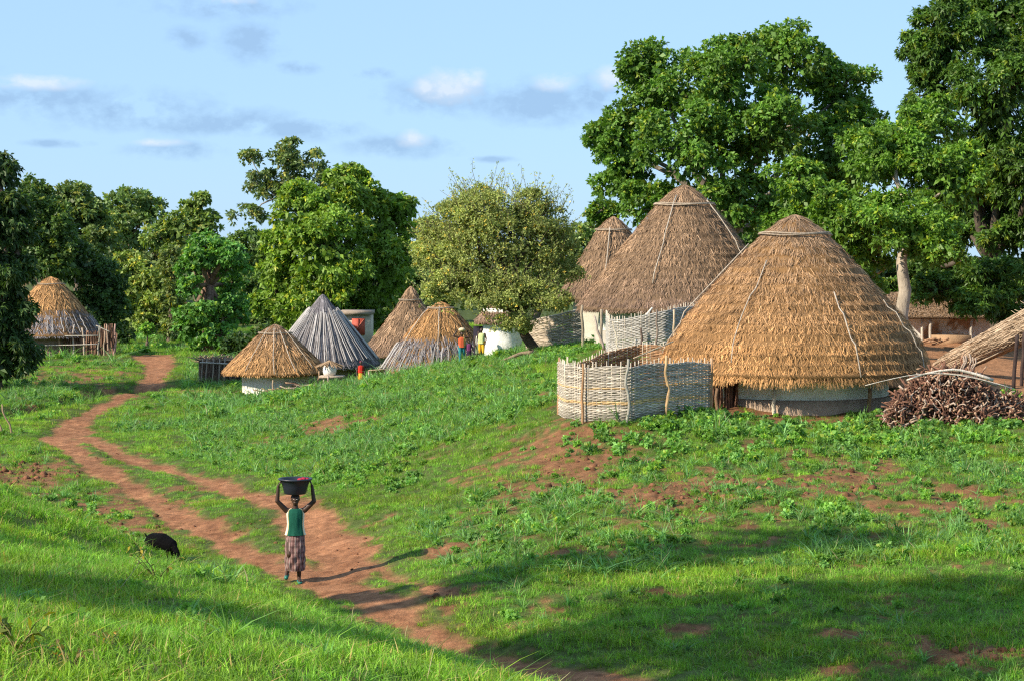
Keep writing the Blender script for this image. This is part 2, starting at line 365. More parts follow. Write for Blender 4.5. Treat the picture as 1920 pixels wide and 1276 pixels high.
# ---------------------------------------------------------------- leaves and trees
def unit(v): return v / (np.linalg.norm(v, axis=-1, keepdims=True) + 1e-9)
def leaf_cloud(mb, pos, nrm, L, Wd, K, col, droop=.3, spread=1.0, cvar=.3, yel=.12):
    """K diamond leaves radiating from every cluster position"""
    n = len(pos); P = np.repeat(pos, K, 0); Nn = np.repeat(nrm, K, 0)
    d = unit(Nn * 1.0 + rng.normal(size=(n * K, 3)) * spread); d[:, 2] -= droop; d = unit(d)
    side = unit(np.cross(d, Nn + rng.normal(size=d.shape) * .45))
    ln = L * rng.uniform(.6, 1.25, (n * K, 1)); w = Wd * rng.uniform(.7, 1.2, (n * K, 1)) * .5
    up = unit(np.cross(side, d))
    tip = P + d * ln - np.array([0, 0, 1]) * ln * droop * .4
    mid = P + d * ln * .5 + up * ln * .06
    V = np.stack([P, mid - side * w, tip, mid + side * w], 1).reshape(-1, 3)
    Q = np.arange(len(V)).reshape(-1, 4)
    cv = np.repeat(rng.uniform(1 - cvar, 1 + cvar, (n, 1)), K, 0) * rng.uniform(.85, 1.15, (n * K, 1))
    cc = np.array(col)[None] * cv
    yy = np.repeat(rng.random((n, 1)), K, 0); cc = cc * (1 + np.array([1.0, .35, -.2]) * (yy < yel))
    mb.add(V, Q, None, np.repeat(cc, 4, 0))
def bend(a, b, n=6, amp=.08, sag=0.):
    a = np.array(a, float); b = np.array(b, float); t = np.linspace(0, 1, n)[:, None]; L = np.linalg.norm(b - a)
    p = a + (b - a) * t
    off = rng.normal(size=(n, 3)) * amp * L * np.sin(t * math.pi) ; off = (off + np.roll(off, 1, 0)) / 2
    p = p + off * np.array([1, 1, .5]); p[:, 2] += sag * L * np.sin(t[:, 0] * math.pi)
    p[0] = a; p[-1] = b; return p
def tree(label, base, d, lobes, leaf=.25, lw=.45, K=5, col=(.06, .13, .025), trunk_r=.3, layers=8., sub=.24, trunk=None, bark=(.16, .12, .09), droop=.3,
         spread=1.0, name='tree', group=None, cat='tree', m='leaf', limbs=True, inner=1.0, yel=.1, world_lobes=None, shell=(.45, 1.0), twigs=0, lsub=None):
    root = thing(name, label, cat, base, group)
    LB = []
    if world_lobes is not None: LB = world_lobes
    else:
        for lb in lobes:
            cx, cy, rx, ry = lb[:4]; dd = d + (lb[4] if len(lb) > 4 else 0)
            LB.append((W(cx, cy, dd), np.array([rx * S(dd), min(max(rx, ry), 1.15 * rx) * S(dd), ry * S(dd)])))
    tm = MB(); cm = MB()
    top = np.array(trunk[-1]) if trunk is not None else None
    if trunk is None:
        zc = np.mean([l[0][2] - l[1][2] * .3 for l in LB]); xc = np.mean([l[0][0] for l in LB]) ; yc = np.mean([l[0][1] for l in LB])
        top = np.array([base[0] * .5 + xc * .5, base[1] * .5 + yc * .5, base[2] + (zc - base[2]) * .55])
        trunk = bend(np.array(base) - [0, 0, .3], top, 6, .03)
    trunk = np.array(trunk, float)
    tm.tube(trunk, trunk_r * np.linspace(1.15, .75, len(trunk)) * np.r_[1.25, np.ones(len(trunk) - 1)], 10, bark)
    for (c, r) in LB:
        if limbs:
            p = bend(top, c, 7, .07, .06); tm.tube(p, trunk_r * np.linspace(.5, .16, 7), 6, bark)
        area = math.pi * r[0] * r[2]
        R0 = (r[0] * r[1] * r[2]) ** (1 / 3)
        rs0 = lsub if lsub else sub * R0
        nsub = int(np.clip(2.6 * (R0 / rs0) ** 1.6, 6, 160))
        nl = area * layers / (.5 * leaf * leaf * lw); nc = max(4, int(nl / K / nsub))
        dirs = unit(rng.normal(size=(nsub, 3))); dirs[:, 2] = np.where(dirs[:, 2] < -.55, -dirs[:, 2], dirs[:, 2])
        rad = rng.uniform(shell[0], shell[1], (nsub, 1)) ** .6
        sc = c + dirs * r * rad * (1 - .5 * rs0 / R0)
        for k in range(nsub):
            rs = rs0 * rng.uniform(.65, 1.35); nk = int(nc * (rs / rs0) ** 2) + 3
            dv = unit(rng.normal(size=(nk, 3)) + dirs[k] * .35 + np.array([0, 0, .35]))
            pos = sc[k] + dv * rs * rng.uniform(.35, 1.05, (nk, 1)) * np.array([1.15, 1.15, .75])
            leaf_cloud(cm, pos, unit(dv + np.array([0, 0, .4])), leaf, leaf * lw, K, np.array(col) * rng.uniform(.82, 1.2), droop, spread, yel=yel)
            if limbs and (k % 2 == 0):
                p = bend(c + (sc[k] - c) * .1, sc[k], 5, .08, .03); tm.tube(p, trunk_r * np.linspace(.14, .05, 5), 4, bark, cap=False)
        if inner > 0:
            ni = int(nsub * nc * .22 * inner); dv = unit(rng.normal(size=(ni, 3)))
            pos = c + dv * r * rng.uniform(.1, .75, (ni, 1))
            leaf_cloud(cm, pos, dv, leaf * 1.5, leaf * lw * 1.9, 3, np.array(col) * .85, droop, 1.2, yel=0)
        if twigs:
            nt_ = int(twigs * area)
            dv = unit(rng.normal(size=(nt_, 3)) + np.array([0, 0, .8])); st = c + dv * r * .8
            for k in range(nt_):
                L = rng.uniform(.4, 1.15); e = st[k] + unit(dv[k] + np.array([0, 0, .9])) * L
                p = bend(st[k], e, 4, .08); tm.tube(p, [.012, .01, .008, .005], 3, (.16, .14, .08), cap=False)
                t = rng.random((10, 1)); pos = st[k] + (e - st[k]) * t
                pos = pos + rng.normal(size=(10, 3)) * .05; leaf_cloud(cm, pos, np.tile(unit(e - st[k]), (10, 1)), leaf * .9, leaf * lw * .9, 4, np.array(col) * 1.15, 0., .9, yel=.05)
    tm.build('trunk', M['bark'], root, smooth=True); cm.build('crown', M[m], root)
    return root

# big trees behind the huts on the right
t1b = G(1400, 95)
tree('huge spreading broadleaf tree with pale limbs against the sky behind the tall thatched hut', t1b, 95,
     [(1255,165,105,105),(1370,150,80,100,-3),(1480,120,110,85),(1570,185,75,85,2),(1175,265,80,80),(1290,280,120,95,-4),(1430,255,120,90,-3),(1560,300,95,90),(1170,345,65,60),(1240,395,90,60,-2),
      (1380,390,110,80,-4),(1135,400,38,32,3),(1500,400,100,80,2),(1260,480,120,60,3),(1120,255,30,30),(1190,130,35,35),(1625,245,45,62,1)], leaf=.22, lw=.55, K=6, col=(.125,.245,.036), trunk_r=.42, layers=6.5, sub=.26, bark=(.26,.22,.17), name='tree', inner=.9, shell=(.3, 1.0))
tb = G(1688, 66); tr2 = [tb + np.array([0,0,-.2]), W(1690,590,66), W(1697,545,66), W(1692,510,66), W(1690,488,66), W(1700,440,66.2)]
tree('mid green tree with a curved pale trunk beside the nearest thatched hut', tb, 66,
     [(1690,425,110,75),(1575,410,90,70,1),(1790,345,80,85,1),(1660,300,120,70,2),(1500,350,80,55,3),(1740,235,70,60,3),(1680,262,60,46,2),(1760,470,60,45,-1),(1610,480,70,45,2),(1490,430,55,45,3),(1620,540,50,55,4)], leaf=.17, lw=.45, K=6,
     col=(.14,.265,.033), trunk_r=.21, layers=6.5, trunk=tr2, bark=(.36,.30,.23), inner=1.5, shell=(.3, 1.0))
tree('tall dark mango tree filling the right edge above the low mud building', G(1880, 76), 76,
     [(1770,75,85,80),(1870,60,95,90,1),(1760,175,75,70),(1870,190,100,95,-2),(1850,320,90,90),(1940,330,90,110,-2),(1900,440,90,80),(1860,530,80,50,-3),(1960,120,90,120),(1950,540,90,60),(1800,420,60,70,3),(1740,110,45,60),(1760,500,75,70,5),(1690,560,60,45,9),(1840,570,70,30,-4),(1760,545,60,36,-3),(1900,590,60,24,-2)],
     leaf=.21, lw=.34, K=7, col=(.085,.17,.026), trunk_r=.36, layers=8, droop=.42, bark=(.10,.08,.06), sub=.25, inner=1.)
# the twisted bushy tree in the middle
b4 = G(1005, 75)
tree('twisted bushy tree with fine olive leaves and a leaning dark trunk', b4, 75,
     [(895,480,80,70),(840,470,58,55,1),(970,455,85,70),(1035,490,48,75,.5),(900,555,85,48),(985,560,70,48,-.5),(850,540,60,42),(930,405,95,45),(1020,420,50,42),(860,410,50,40),(1045,570,28,30,-.5),(955,610,50,22,-.6),(805,475,34,46,1),(815,540,30,34),(900,372,40,26),(1000,378,36,26)],
     leaf=.085, lw=.5, K=5, col=(.35,.395,.125), trunk_r=.2, layers=4.6, sub=.30, bark=(.09,.065,.045), droop=.1, yel=.04, m='leafdull', twigs=13,
     trunk=[b4 + np.array([0,0,-.3]), W(1003,655,75), W(985,630,75), W(975,605,75), W(965,585,75)], inner=.45)
# dense mango trees in the centre left
tree('large light green mango tree rising behind the grey reed roofed hut', G(620, 150), 150,
     [(575,420,85,85,-3),(530,480,60,60),(655,370,65,65),(620,480,95,90,-5),(715,420,60,70,2),(720,520,75,90),(520,560,55,80),(590,580,90,65,-4),(690,600,95,55,2),(755,400,28,42,3),(560,380,40,40),(660,330,30,25)],
     leaf=.35, lw=.5, K=5, col=(.20,.32,.045), trunk_r=.6, layers=6.5, sub=.22, droop=.4)
tree('airy tall tree with thin bare limbs behind the light mango tree', G(560, 200), 200,
     [(472,298,27,20),(482,345,30,24),(510,365,34,26),(530,300,38,28),(575,310,38,30),(545,345,32,22),(600,350,40,40),(505,330,18,14),(465,405,36,22),(545,272,20,12)],
     leaf=.4, lw=.5, K=4, col=(.16,.23,.075), trunk_r=.22, layers=4.5, sub=.3, inner=.1, bark=(.25,.22,.18), trunk=[G(560,200), W(560,560,200), W(540,430,200), W(520,370,200)])
b7 = G(392, 125)
tree('leafy vine covered tree with its bare brown trunk showing in the middle', b7, 125,
     [(392,470,50,34),(440,495,30,40),(355,505,26,30),(430,540,28,30,2),(375,600,48,42),(430,595,40,48),(395,645,48,20),(345,620,22,28),(362,540,26,24,-1.5),(420,480,34,30,-1.5),(385,590,40,26,-2),(415,630,30,26,-1.5),(372,490,26,26,-1.5)], leaf=.27, lw=.7, K=5, col=(.125,.285,.055), trunk_r=.42,
     layers=6.5, sub=.28, trunk=[b7 - [0,0,.3], W(394,610,125), W(391,570,125), W(392,535,125)], bark=(.22,.14,.10), inner=.6)
# background trees on the left
BG = [
 ('flat topped umbrella shaped tree in the far left distance', 238, 220, [(240,372,55,16),(200,395,45,22),(275,395,45,24),(235,415,70,26),(235,455,40,30)], (.075,.125,.04), .75),
 ('rounded far tree at the middle of the left skyline', 375, 190, [(378,378,24,20),(352,392,24,16),(340,430,50,34),(385,425,34,36),(300,450,40,32),(350,480,60,36)], (.09,.14,.035), .65),
 ('hazy far tree left of the umbrella shaped tree', 150, 160, [(140,370,42,28),(110,400,50,40),(165,410,40,42),(180,455,60,45),(110,470,60,60)], (.07,.11,.035), .6),
 ('bright bushy tree behind the track between the dark trees', 285, 150, [(280,520,55,42),(250,560,40,45),(305,570,45,45),(240,500,30,34),(280,610,60,28)], (.12,.17,.045), .5),
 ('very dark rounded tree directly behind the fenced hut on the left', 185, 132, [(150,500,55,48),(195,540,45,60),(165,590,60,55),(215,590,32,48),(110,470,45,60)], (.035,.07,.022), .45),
 ('small olive tree squeezed between the track and the vine covered tree', 320, 140, [(322,500,24,40),(318,560,24,44),(325,610,28,28)], (.08,.115,.035), .45),
 ('low round shrub at the forest edge beyond the grass field', 275, 128, [(277,620,17,14)], (.09,.19,.03), .3),
 ('dark tree rising behind the left edge tree against the sky', 70, 128, [(60,375,50,50),(95,420,50,55),(40,460,50,60),(110,490,45,60)], (.045,.085,.022), .45),
 ('far dark tree closing the gap left of the mango tree', 430, 210, [(430,500,60,50),(470,470,50,45),(440,560,70,50),(395,520,40,60)], (.06,.11,.03), .7),
 ('dim far tree behind the vine covered tree', 480, 175, [(470,560,55,60),(500,610,60,40),(430,610,50,40)], (.055,.10,.028), .55),
 ('grey green far tree between the mango tree and the bushy tree', 810, 175, [(800,435,42,30),(830,470,48,40),(790,500,48,60),(830,550,60,50),(790,590,60,40)], (.10,.14,.045), .6),
 ('pale tree glimpsed behind the bushy tree on the slope', 1000, 165, [(1000,500,60,50),(1070,470,45,45),(1050,540,60,50),(940,560,60,50),(1100,440,36,30)], (.09,.135,.045), .6),
 ('tall tree at the far back of the umbrella shaped tree', 60, 240, [(60,420,60,50),(0,440,70,60),(300,480,60,40),(200,500,90,40)], (.065,.10,.04), .8),
 ('dark tree behind the small hut with the rust red door', 690, 165, [(660,600,70,45),(730,580,60,60),(770,560,50,60)], (.05,.09,.028), .55),
 ('dark tree seen between the two tallest thatched roofs', 1400, 105, [(1640,300,60,60),(1560,380,70,60),(1400,460,70,50),(1460,520,70,60),(1330,520,80,50),(1540,560,70,60)], (.05,.10,.025), .4),
 ('shaded tree standing behind the low mud building', 1800, 96, [(1720,520,60,60),(1800,540,70,50),(1880,560,70,50),(1650,560,50,60)], (.045,.085,.022), .4),
]
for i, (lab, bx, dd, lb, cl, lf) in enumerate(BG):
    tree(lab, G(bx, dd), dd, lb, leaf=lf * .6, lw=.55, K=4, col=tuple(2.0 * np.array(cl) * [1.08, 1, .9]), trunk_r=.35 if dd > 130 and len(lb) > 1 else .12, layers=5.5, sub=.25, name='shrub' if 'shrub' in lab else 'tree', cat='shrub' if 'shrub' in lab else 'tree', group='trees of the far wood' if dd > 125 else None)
# dark tree leaning in from the left edge
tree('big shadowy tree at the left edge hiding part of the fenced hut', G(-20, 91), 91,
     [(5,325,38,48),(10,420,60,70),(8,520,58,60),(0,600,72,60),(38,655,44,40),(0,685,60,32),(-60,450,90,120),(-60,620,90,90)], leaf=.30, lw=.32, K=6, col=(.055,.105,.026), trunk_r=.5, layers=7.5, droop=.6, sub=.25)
# bushes low behind the field
for i, (px, py, rx, ry, dd, lab) in enumerate([(345,628,30,20,140,'dark bush at the wood edge left of the vine covered tree'),(225,630,30,22,138,'bush at the wood edge right of the fenced hut'),(455,650,40,24,118,'dark bush behind the stick pen'),
        (500,640,36,30,112,'leafy bush behind the golden hut'),(1250,580,30,30,95,'bush behind the woven fence of the tall hut')]):
    tree(lab, G(px, dd), dd, [(px,py,rx,ry),(px-12,py+6,rx*.8,ry*.8)], leaf=.3, lw=.5, K=4, col=(.05,.10,.025), trunk_r=.08, layers=5, name='bush', cat='bush')
# off frame trees on the near hillside whose shade falls across the foreground
def shade_tree(lab, targets, s, px0):
    wl = []
    for (px, d, r, rz) in targets:
        g = G(px, d); c = g + SUNV * s; wl.append((c, np.array([r, r, rz])))
    c0 = np.mean([w[0] for w in wl], 0); b = np.array([c0[0] - 1, c0[1], gz(c0[0] - 1, c0[1])])
    tree(lab, b, 0, [], leaf=.34, lw=.5, K=5, col=(.06,.12,.025), trunk_r=.3, layers=4.2, sub=.35, world_lobes=wl, inner=.6, group='trees standing outside the picture on the left')
shade_tree('tree on the hillside outside the left of the picture shading the lower right meadow', [(1180,30.3,2.3,1.0),(1500,31.2,2.3,1.0),(1800,31.2,2.3,1.0),(1350,28.5,2.2,1.0),(1700,28,2.4,1.0),(1950,29.5,2.2,1.0),(1050,28.5,1.5,.8),(950,29.5,1.2,.6)], 34, 0)
shade_tree('slender tree outside the left of the picture casting the narrow far shade band', [(1080,35,1.2,.35),(1250,35.6,1.2,.3),(1450,36.2,1.3,.3),(1620,36.6,1.2,.25),(900,34.2,.8,.3)], 31, 0)
shade_tree('tree outside the left of the picture shading the near grass slope', [(60,18.5,1.0,.32),(200,17.5,1.0,.35),(330,16.8,.95,.35),(450,16.4,.8,.32),(600,16.5,.8,.3),(730,17.2,.8,.3),(880,17.6,.8,.25),(1000,17.4,.5,.2)], 26, 0)
shade_tree('tree outside the left of the picture shading the end of the track', [(800,29,.9,.35),(900,28.5,.9,.35),(1000,27.5,1.0,.4),(700,34.2,.7,.2),(640,34.6,.5,.15)], 30, 0)

# ---------------------------------------------------------------- thatched huts
GOLD = np.array([.49, .265, .105]); BROWN = np.array([.34, .215, .125]); GREY = np.array([.20, .18, .185]); DKBR = np.array([.20, .13, .095])
def straws(mb, cx, cy, prof, n_courses, per_m, slen, sw, colf, t0=0., t1=1., lift=.06, jit=.14, overlap=1.8):
    """bundles of straw laid down the slope in overlapping courses; prof(t)->(r,z)"""
    edges = np.linspace(t0, t1, n_courses + 1); edges[1:-1] += rng.uniform(-.28, .28, n_courses - 1) * (t1 - t0) / n_courses
    r_t, z_t = prof(np.linspace(0, 1, 60)); slope_len = np.hypot(np.diff(r_t), np.diff(z_t)).sum()
    cl = slope_len * (t1 - t0) / n_courses
    for k in range(n_courses):
        tb = edges[k + 1]; rb, _ = prof(np.array([tb])); n = int(per_m * 2 * math.pi * rb[0] * max(1, cl / .28)) + 40
        a = rng.uniform(0, 2 * math.pi, n)
        lay = rng.random(n) ** .55
        tt = edges[k] + (tb - edges[k]) * lay + rng.normal(size=n) * .004 + (fbm(a * 5, np.full(n, k * 3.3), 77, 3) - .5) * (tb - edges[k]) * 1.1 * (lay > .4)     # tip
        ln = slen * rng.uniform(.6, 1.3, n)
        ts = np.clip(tt - ln / slope_len, 0, 1.0)
        over = np.clip(tt - 1, 0, .2); tc = np.clip(tt, 0, 1)
        r1, z1 = prof(tc); r0, z0 = prof(ts)
        z1 = z1 - over * slope_len
        ll = lift * (.35 + lay) * rng.uniform(.5, 1.3, n) * (1 + 0 * tt)
        r1 = r1 + ll * .75; z1 = z1 + ll * .55
        r0 = r0 + .012; z0 = z0 + .012
        da = (rng.normal(size=n) * jit + .16 * (fbm(a * 2, np.full(n, k * .7), 55, 2) - .3)) * ln / np.maximum(r1, .25)
        P0 = np.c_[cx + r0 * np.cos(a), cy + r0 * np.sin(a), z0]; P1 = np.c_[cx + r1 * np.cos(a + da), cy + r1 * np.sin(a + da), z1]
        tang = np.c_[-np.sin(a), np.cos(a), np.zeros(n)]; w = sw * rng.uniform(.6, 1.3, (n, 1)) * .5
        out = np.c_[np.cos(a), np.sin(a), np.full(n, .7)]; tw = rng.normal(size=(n, 1)) * .5
        sd = unit(tang + out * tw * .6) * w
        V = np.stack([P0 - sd, P0 + sd, P1 + sd * .6, P1 - sd * .6], 1).reshape(-1, 3)
        mb.add(V, np.arange(len(V)).reshape(-1, 4), None, np.repeat(colf(a, tc, n), 4, 0))
def hut(label, px, d, apex_y, eave_y, rpx, base_y=None, wall_r=None, wallc=(.62,.58,.48), plinth=None, band_y=None, bend_p=1.0, courses=14, style='gold', straw=(26, .34, .022), poles=4, group='thatched huts of the village',
        posts=(), top_cap=.10, name='hut', basez=None, doorx=None, band_col=(.40,.32,.24), step=.05, split=None, pole_az=None, cap_t=.14, cap_r=.25, prof_pts=None, strands=2, band_w=.018):
    ctr = W(px, HZ, d); x0, y0 = ctr[0], ctr[1]
    za = W(px, apex_y, d)[2]; ze = W(px, eave_y, d)[2]; Rr = rpx * S(d)
    zb = basez if basez is not None else gz(x0, y0)
    root = thing(name, label, 'hut', (x0, y0, zb), group)
    rt = top_cap * Rr
    def prof(t):
        t = np.asarray(t, float)
        cap = cap_t; r = Rr * np.where(t < cap, cap_r * (np.maximum(t, 0) / cap) ** .72, cap_r + (1 - cap_r) * (np.maximum(t - cap, 0) / (1 - cap)) ** bend_p)
        z = za + (ze - za) * t
        if prof_pts is not None: r = np.where(t < cap, r, Rr * np.interp(t, prof_pts[0], prof_pts[1]))
        st = step * (((t * courses) % 1.0) - .5) * (t > .2)
        return r + st * .8, z + st * .5
    rb = MB(); tt = np.linspace(0, 1, courses * 5 + 1); r_, z_ = prof(tt)
    under = np.array([[Rr * .93, ze - .10], [Rr * .8, ze + .05], [Rr * .45, ze + (za - ze) * .4], [.02, ze + (za - ze) * .7]])
    pr = np.vstack([np.c_[r_, z_], under])
    baset = {'gold': GOLD, 'brown': BROWN, 'grey': GREY, 'mix': GOLD}[style] * .45
    rb.lathe(pr, (x0, y0, 0), 96, baset)
    def colf(a, t, n):
        if style == 'gold': c = GOLD + (np.array([.31,.20,.12]) - GOLD) * np.clip(1.15 - 1.25 * t, 0, 1)[:, None]
        elif style == 'brown': c = BROWN + (DKBR - BROWN) * (np.clip((t - .72) * 3, 0, .8))[:, None]
        elif style == 'grey': c = np.tile(GREY, (n, 1))
        else: c = np.where((t < (split or .62))[:, None], GOLD * .95, GREY)
        p = fbm(a * 3.2, t * 8, 3 + px, 3)
        c = c * (.45 + 1.1 * p)[:, None] * rng.uniform(.5, 1.45, (n, 1))
        pale = rng.random((n, 1)) < .10
        return np.where(pale, c * 1.45 + .03, c)
    pm, sl0, sw0 = straw
    straws(rb, x0, y0, prof, courses, pm, sl0, sw0, colf, lift=.05 if style != 'grey' else .02, jit=.30 if style != 'grey' else .05)
    # ragged fringe at the eave
    n = int(pm * 2.2 * 2 * math.pi * Rr); a = rng.uniform(0, 2 * math.pi, n); fr = rng.uniform(.04, .27, n) * (1 if d < 60 else .5) * (.5 + fbm(a * 6, a * 0, 7, 3))
    P0 = np.c_[x0 + Rr * .97 * np.cos(a), y0 + Rr * .97 * np.sin(a), np.full(n, ze + .10)]
    rr = Rr * (1.0 + rng.uniform(-.03, .02, n)); P1 = np.c_[x0 + rr * np.cos(a + .02 * rng.normal(size=n)), y0 + rr * np.sin(a), ze - fr]
    w = np.c_[-np.sin(a), np.cos(a), np.zeros(n)] * sw0 * .6
    V = np.stack([P0 - w, P0 + w, P1 + w * .4, P1 - w * .4], 1).reshape(-1, 3)
    rb.add(V, np.arange(len(V)).reshape(-1, 4), None, np.repeat(colf(a, np.full(n, .99), n), 4, 0))
    roof = rb.build('roof', M['thatch'] if style != 'grey' else M['reed'], root)
    def on(az, t, off=.07):
        r, z = prof(np.array([t])); return np.array([x0 + (r[0] + off) * math.cos(az), y0 + (r[0] + off) * math.sin(az), z[0] + off * .6])
    if band_y:
        tb = (band_y - apex_y) / (eave_y - apex_y); m = MB()
        for k in range(strands):
            pts = np.array([on(q, tb + .005 * math.sin(3 * q + k) + .007 * k, .095) for q in np.linspace(0, 2 * math.pi, 64)])
            pts[:, 2] -= .01 * k; m.tube(pts, max(band_w, .30 * S(d)), 5, np.array(band_col) * rng.uniform(.7, 1.1), cap=False)
        m.build('binding_ring', M['wood'], roof, smooth=True)
    azs = pole_az if pole_az is not None else []
    for (az, ta, tb2, wd) in azs:
        pts = np.array([on(az + .008 * math.sin(9 * t + az) + .05 * (t - ta), t, .10) for t in np.linspace(ta, tb2, 12)])
        MB().tube(pts, np.linspace(wd, wd * .8, 12) * .85, 5, (.47,.40,.32), cap=True).build('roof_pole', M['wood'], roof, smooth=True)
    if wall_r:
        wr = wall_r * S(d); m = MB()
        wc = np.array(wallc); z0 = zb - .5
        zs = np.r_[z0, np.linspace(zb - .2, ze + .6, 14)]
        pr = np.c_[np.full(len(zs), wr), zs]
        def wob(th, p): 
            return (fbm(th[None, :] * 3 + p[:, 1][:, None], p[:, 1][:, None] * 2 + 0 * th[None], 5, 3) - .5) * .09, 0
        m.lathe(pr, (x0, y0, 0), 64, wc, wob=wob); wl = m.build('wall', M['plaster'], root, smooth=True)
        if plinth:
            ph, pc = plinth; m = MB(); prp = [[wr + .16, zb - .4], [wr + .15, zb + ph * .9], [wr + .10, zb + ph], [wr - .02, zb + ph + .01]]
            m.lathe(prp, (x0, y0, 0), 64, pc, wob=lambda th, p: ((fbm(th[None] * 5, p[:, 1][:, None] * 3 + 0 * th[None], 9, 3) - .5) * .07, 0)).build('plinth', M['mud'], root, smooth=True)
    for (ppx, dd, topy, rr, cc, boty) in posts:
        g = G(ppx, dd); tp = W(ppx, topy, dd); p = bend(g - [0, 0, .2], tp, 7, .035)
        MB().tube(p, np.linspace(rr, rr * .85, 7), 7, cc).build('post', M['wood'], root, smooth=True)
    return root, prof, (x0, y0, za, ze, Rr, zb)

FR = -math.pi / 2  # azimuth facing the camera
hut('nearest and largest thatched hut with golden shaggy roof and a low pale mud wall', 1490, 53, 403, 694, 252, wall_r=174, wallc=(.86,.82,.64), plinth=(.04,(.42,.31,.22)), band_y=441, bend_p=.86, courses=17, straw=(95,.24,.013), step=.12, cap_t=.125, cap_r=.23, band_w=.021, prof_pts=((.125,.27,.43,.66,.82,1.0),(.23,.39,.555,.795,.925,1.0)),
    pole_az=[(FR-.62,.30,.93,.020),(FR+.30,.50,1.0,.022),(FR+1.0,.55,1.0,.018),(FR-1.6,.2,.9,.02)],
    posts=[(1452,50.3,727,.055,(.62,.55,.42),780),(1631,50.4,727,.06,(.32,.19,.10),780),(1345,50.3,727,.05,(.2,.12,.07),0)])
hut('tall brown thatched hut with pale roof poles standing behind the fenced yard', 1283, 72, 347, 578, 202, wall_r=160, wallc=(.55,.56,.48), plinth=(.34,(.42,.38,.32)), band_y=385, bend_p=.97, courses=19, style='brown', straw=(60,.26,.016), step=.09, band_w=.026, cap_t=.16,
    pole_az=[(FR-.45,.1,.80,.028),(FR+.85,.14,.75,.026),(FR+2.2,.14,.8,.026)], posts=[(1092,69.6,572,.055,(.30,.24,.17),0),(1128,69.2,580,.06,(.32,.26,.19),0)])
hut('small brown thatched hut peeking out from behind the tall brown one', 1150, 86, 406, 560, 105, wall_r=75, wallc=(.5,.47,.38), band_y=432, courses=11, style='brown', straw=(28,.3,.025), cap_t=.16, cap_r=.28, pole_az=[(FR-.25,.15,.9,.03)])
hut('low golden thatched hut with vines over its roof and a white wall', 515, 92, 608, 697, 100, wall_r=62, wallc=(.80,.77,.68), band_y=625, bend_p=.93, courses=9, cap_r=.22, style='gold', straw=(18,.45,.032),
    pole_az=[(FR-.5,.1,.95,.025),(FR+.05,.1,1.0,.025),(FR+.45,.15,.95,.025),(FR+.9,.15,.9,.02)], posts=[(598,90.5,695,.05,(.3,.2,.12),0),(512,89.6,712,.04,(.4,.3,.2),0)], step=.02)
h_grey, prof_g, gg = hut('grey hut roofed with long bare reeds at the middle of the far cluster', 605, 100, 552, 683, 108, wall_r=70, wallc=(.42,.33,.25), band_y=None, courses=6, style='grey', straw=(24,.9,.03), step=.0, bend_p=1.0, cap_t=.05, cap_r=.07)
hut('brown thatched hut with a frayed crown behind the half bare hut', 770, 106, 537, 664, 95, wall_r=72, wallc=(.45,.42,.36), band_y=563, bend_p=1.12, cap_t=.1, cap_r=.12, courses=13, style='brown', straw=(18,.4,.032))
h_mix, prof_m, gm = hut('hut with golden thatch above and bare grey reeds below at the head of the slope', 826, 93, 566, 696, 112, wall_r=70, wallc=(.4,.33,.25), band_y=578, bend_p=.85, courses=9, style='mix', straw=(20,.5,.03), split=.60, step=.03,
    pole_az=[(FR-.05,.08,.7,.025),(FR-1.0,.1,1.0,.03)])
h_left, prof_l, gl = hut('lone thatched hut behind a stick fence half hidden by the left edge tree', 95, 121, 519, 628, 96, wall_r=72, wallc=(.25,.18,.13), band_y=533, bend_p=.92, cap_t=.10, cap_r=.2, courses=10, style='mix', straw=(16,.5,.035), split=.66, step=.09)
# pale reed rods over the three part-grey roofs
def rods(root, prof, g, n, t0, t1, rad, a_lo=-math.pi, a_hi=math.pi):
    m = MB(); x0, y0, za, ze, Rr, zb = g
    for k in range(n):
        a = a_lo + (a_hi - a_lo) * (k + rng.uniform(-.3, .3)) / n; s_ = rng.uniform(0, .15); e_ = rng.uniform(-.06, 0)
        t = np.linspace(t0 + s_ * (t1 - t0), t1 + e_, 7); r, z = prof(t); aa = a + np.cumsum(rng.normal(size=7)) * .010
        P = np.c_[x0 + (r + .08) * np.cos(aa), y0 + (r + .08) * np.sin(aa), z + .09]
        c = np.array([.46, .43, .41]) * rng.uniform(.45, 1.15); m.tube(P, rad * rng.uniform(.7, 1.2), 4, c, cap=False)
    roof = [c for c in root.children if c.name.startswith('roof')][0]
    m.build('reed_rods', M['reed'], roof, smooth=True)['kind'] = 'stuff'
rods(h_grey, prof_g, gg, 90, .20, .97, .026); rods(h_mix, prof_m, gm, 60, .60, 1.0, .024); rods(h_left, prof_l, gl, 44, .66, 1.0, .022)
# the half hidden white hut with dark doorway
wh, _, gw = hut('small whitewashed hut beside the bushy tree with a dark open doorway', 942, 88, 552, 603, 54, wall_r=37, wallc=(.86,.84,.78), courses=7, style='brown', straw=(16,.4,.03))
m = MB(); m.box(W(897,672,87.9) + [-.22,-.02,-.3], W(897,612,87.9) + [.22,.3,0], (.03,.027,.04)); m.build('doorway', M['mud'], wh)  # solid near-black box: the dimness inside the opening is put into its colour
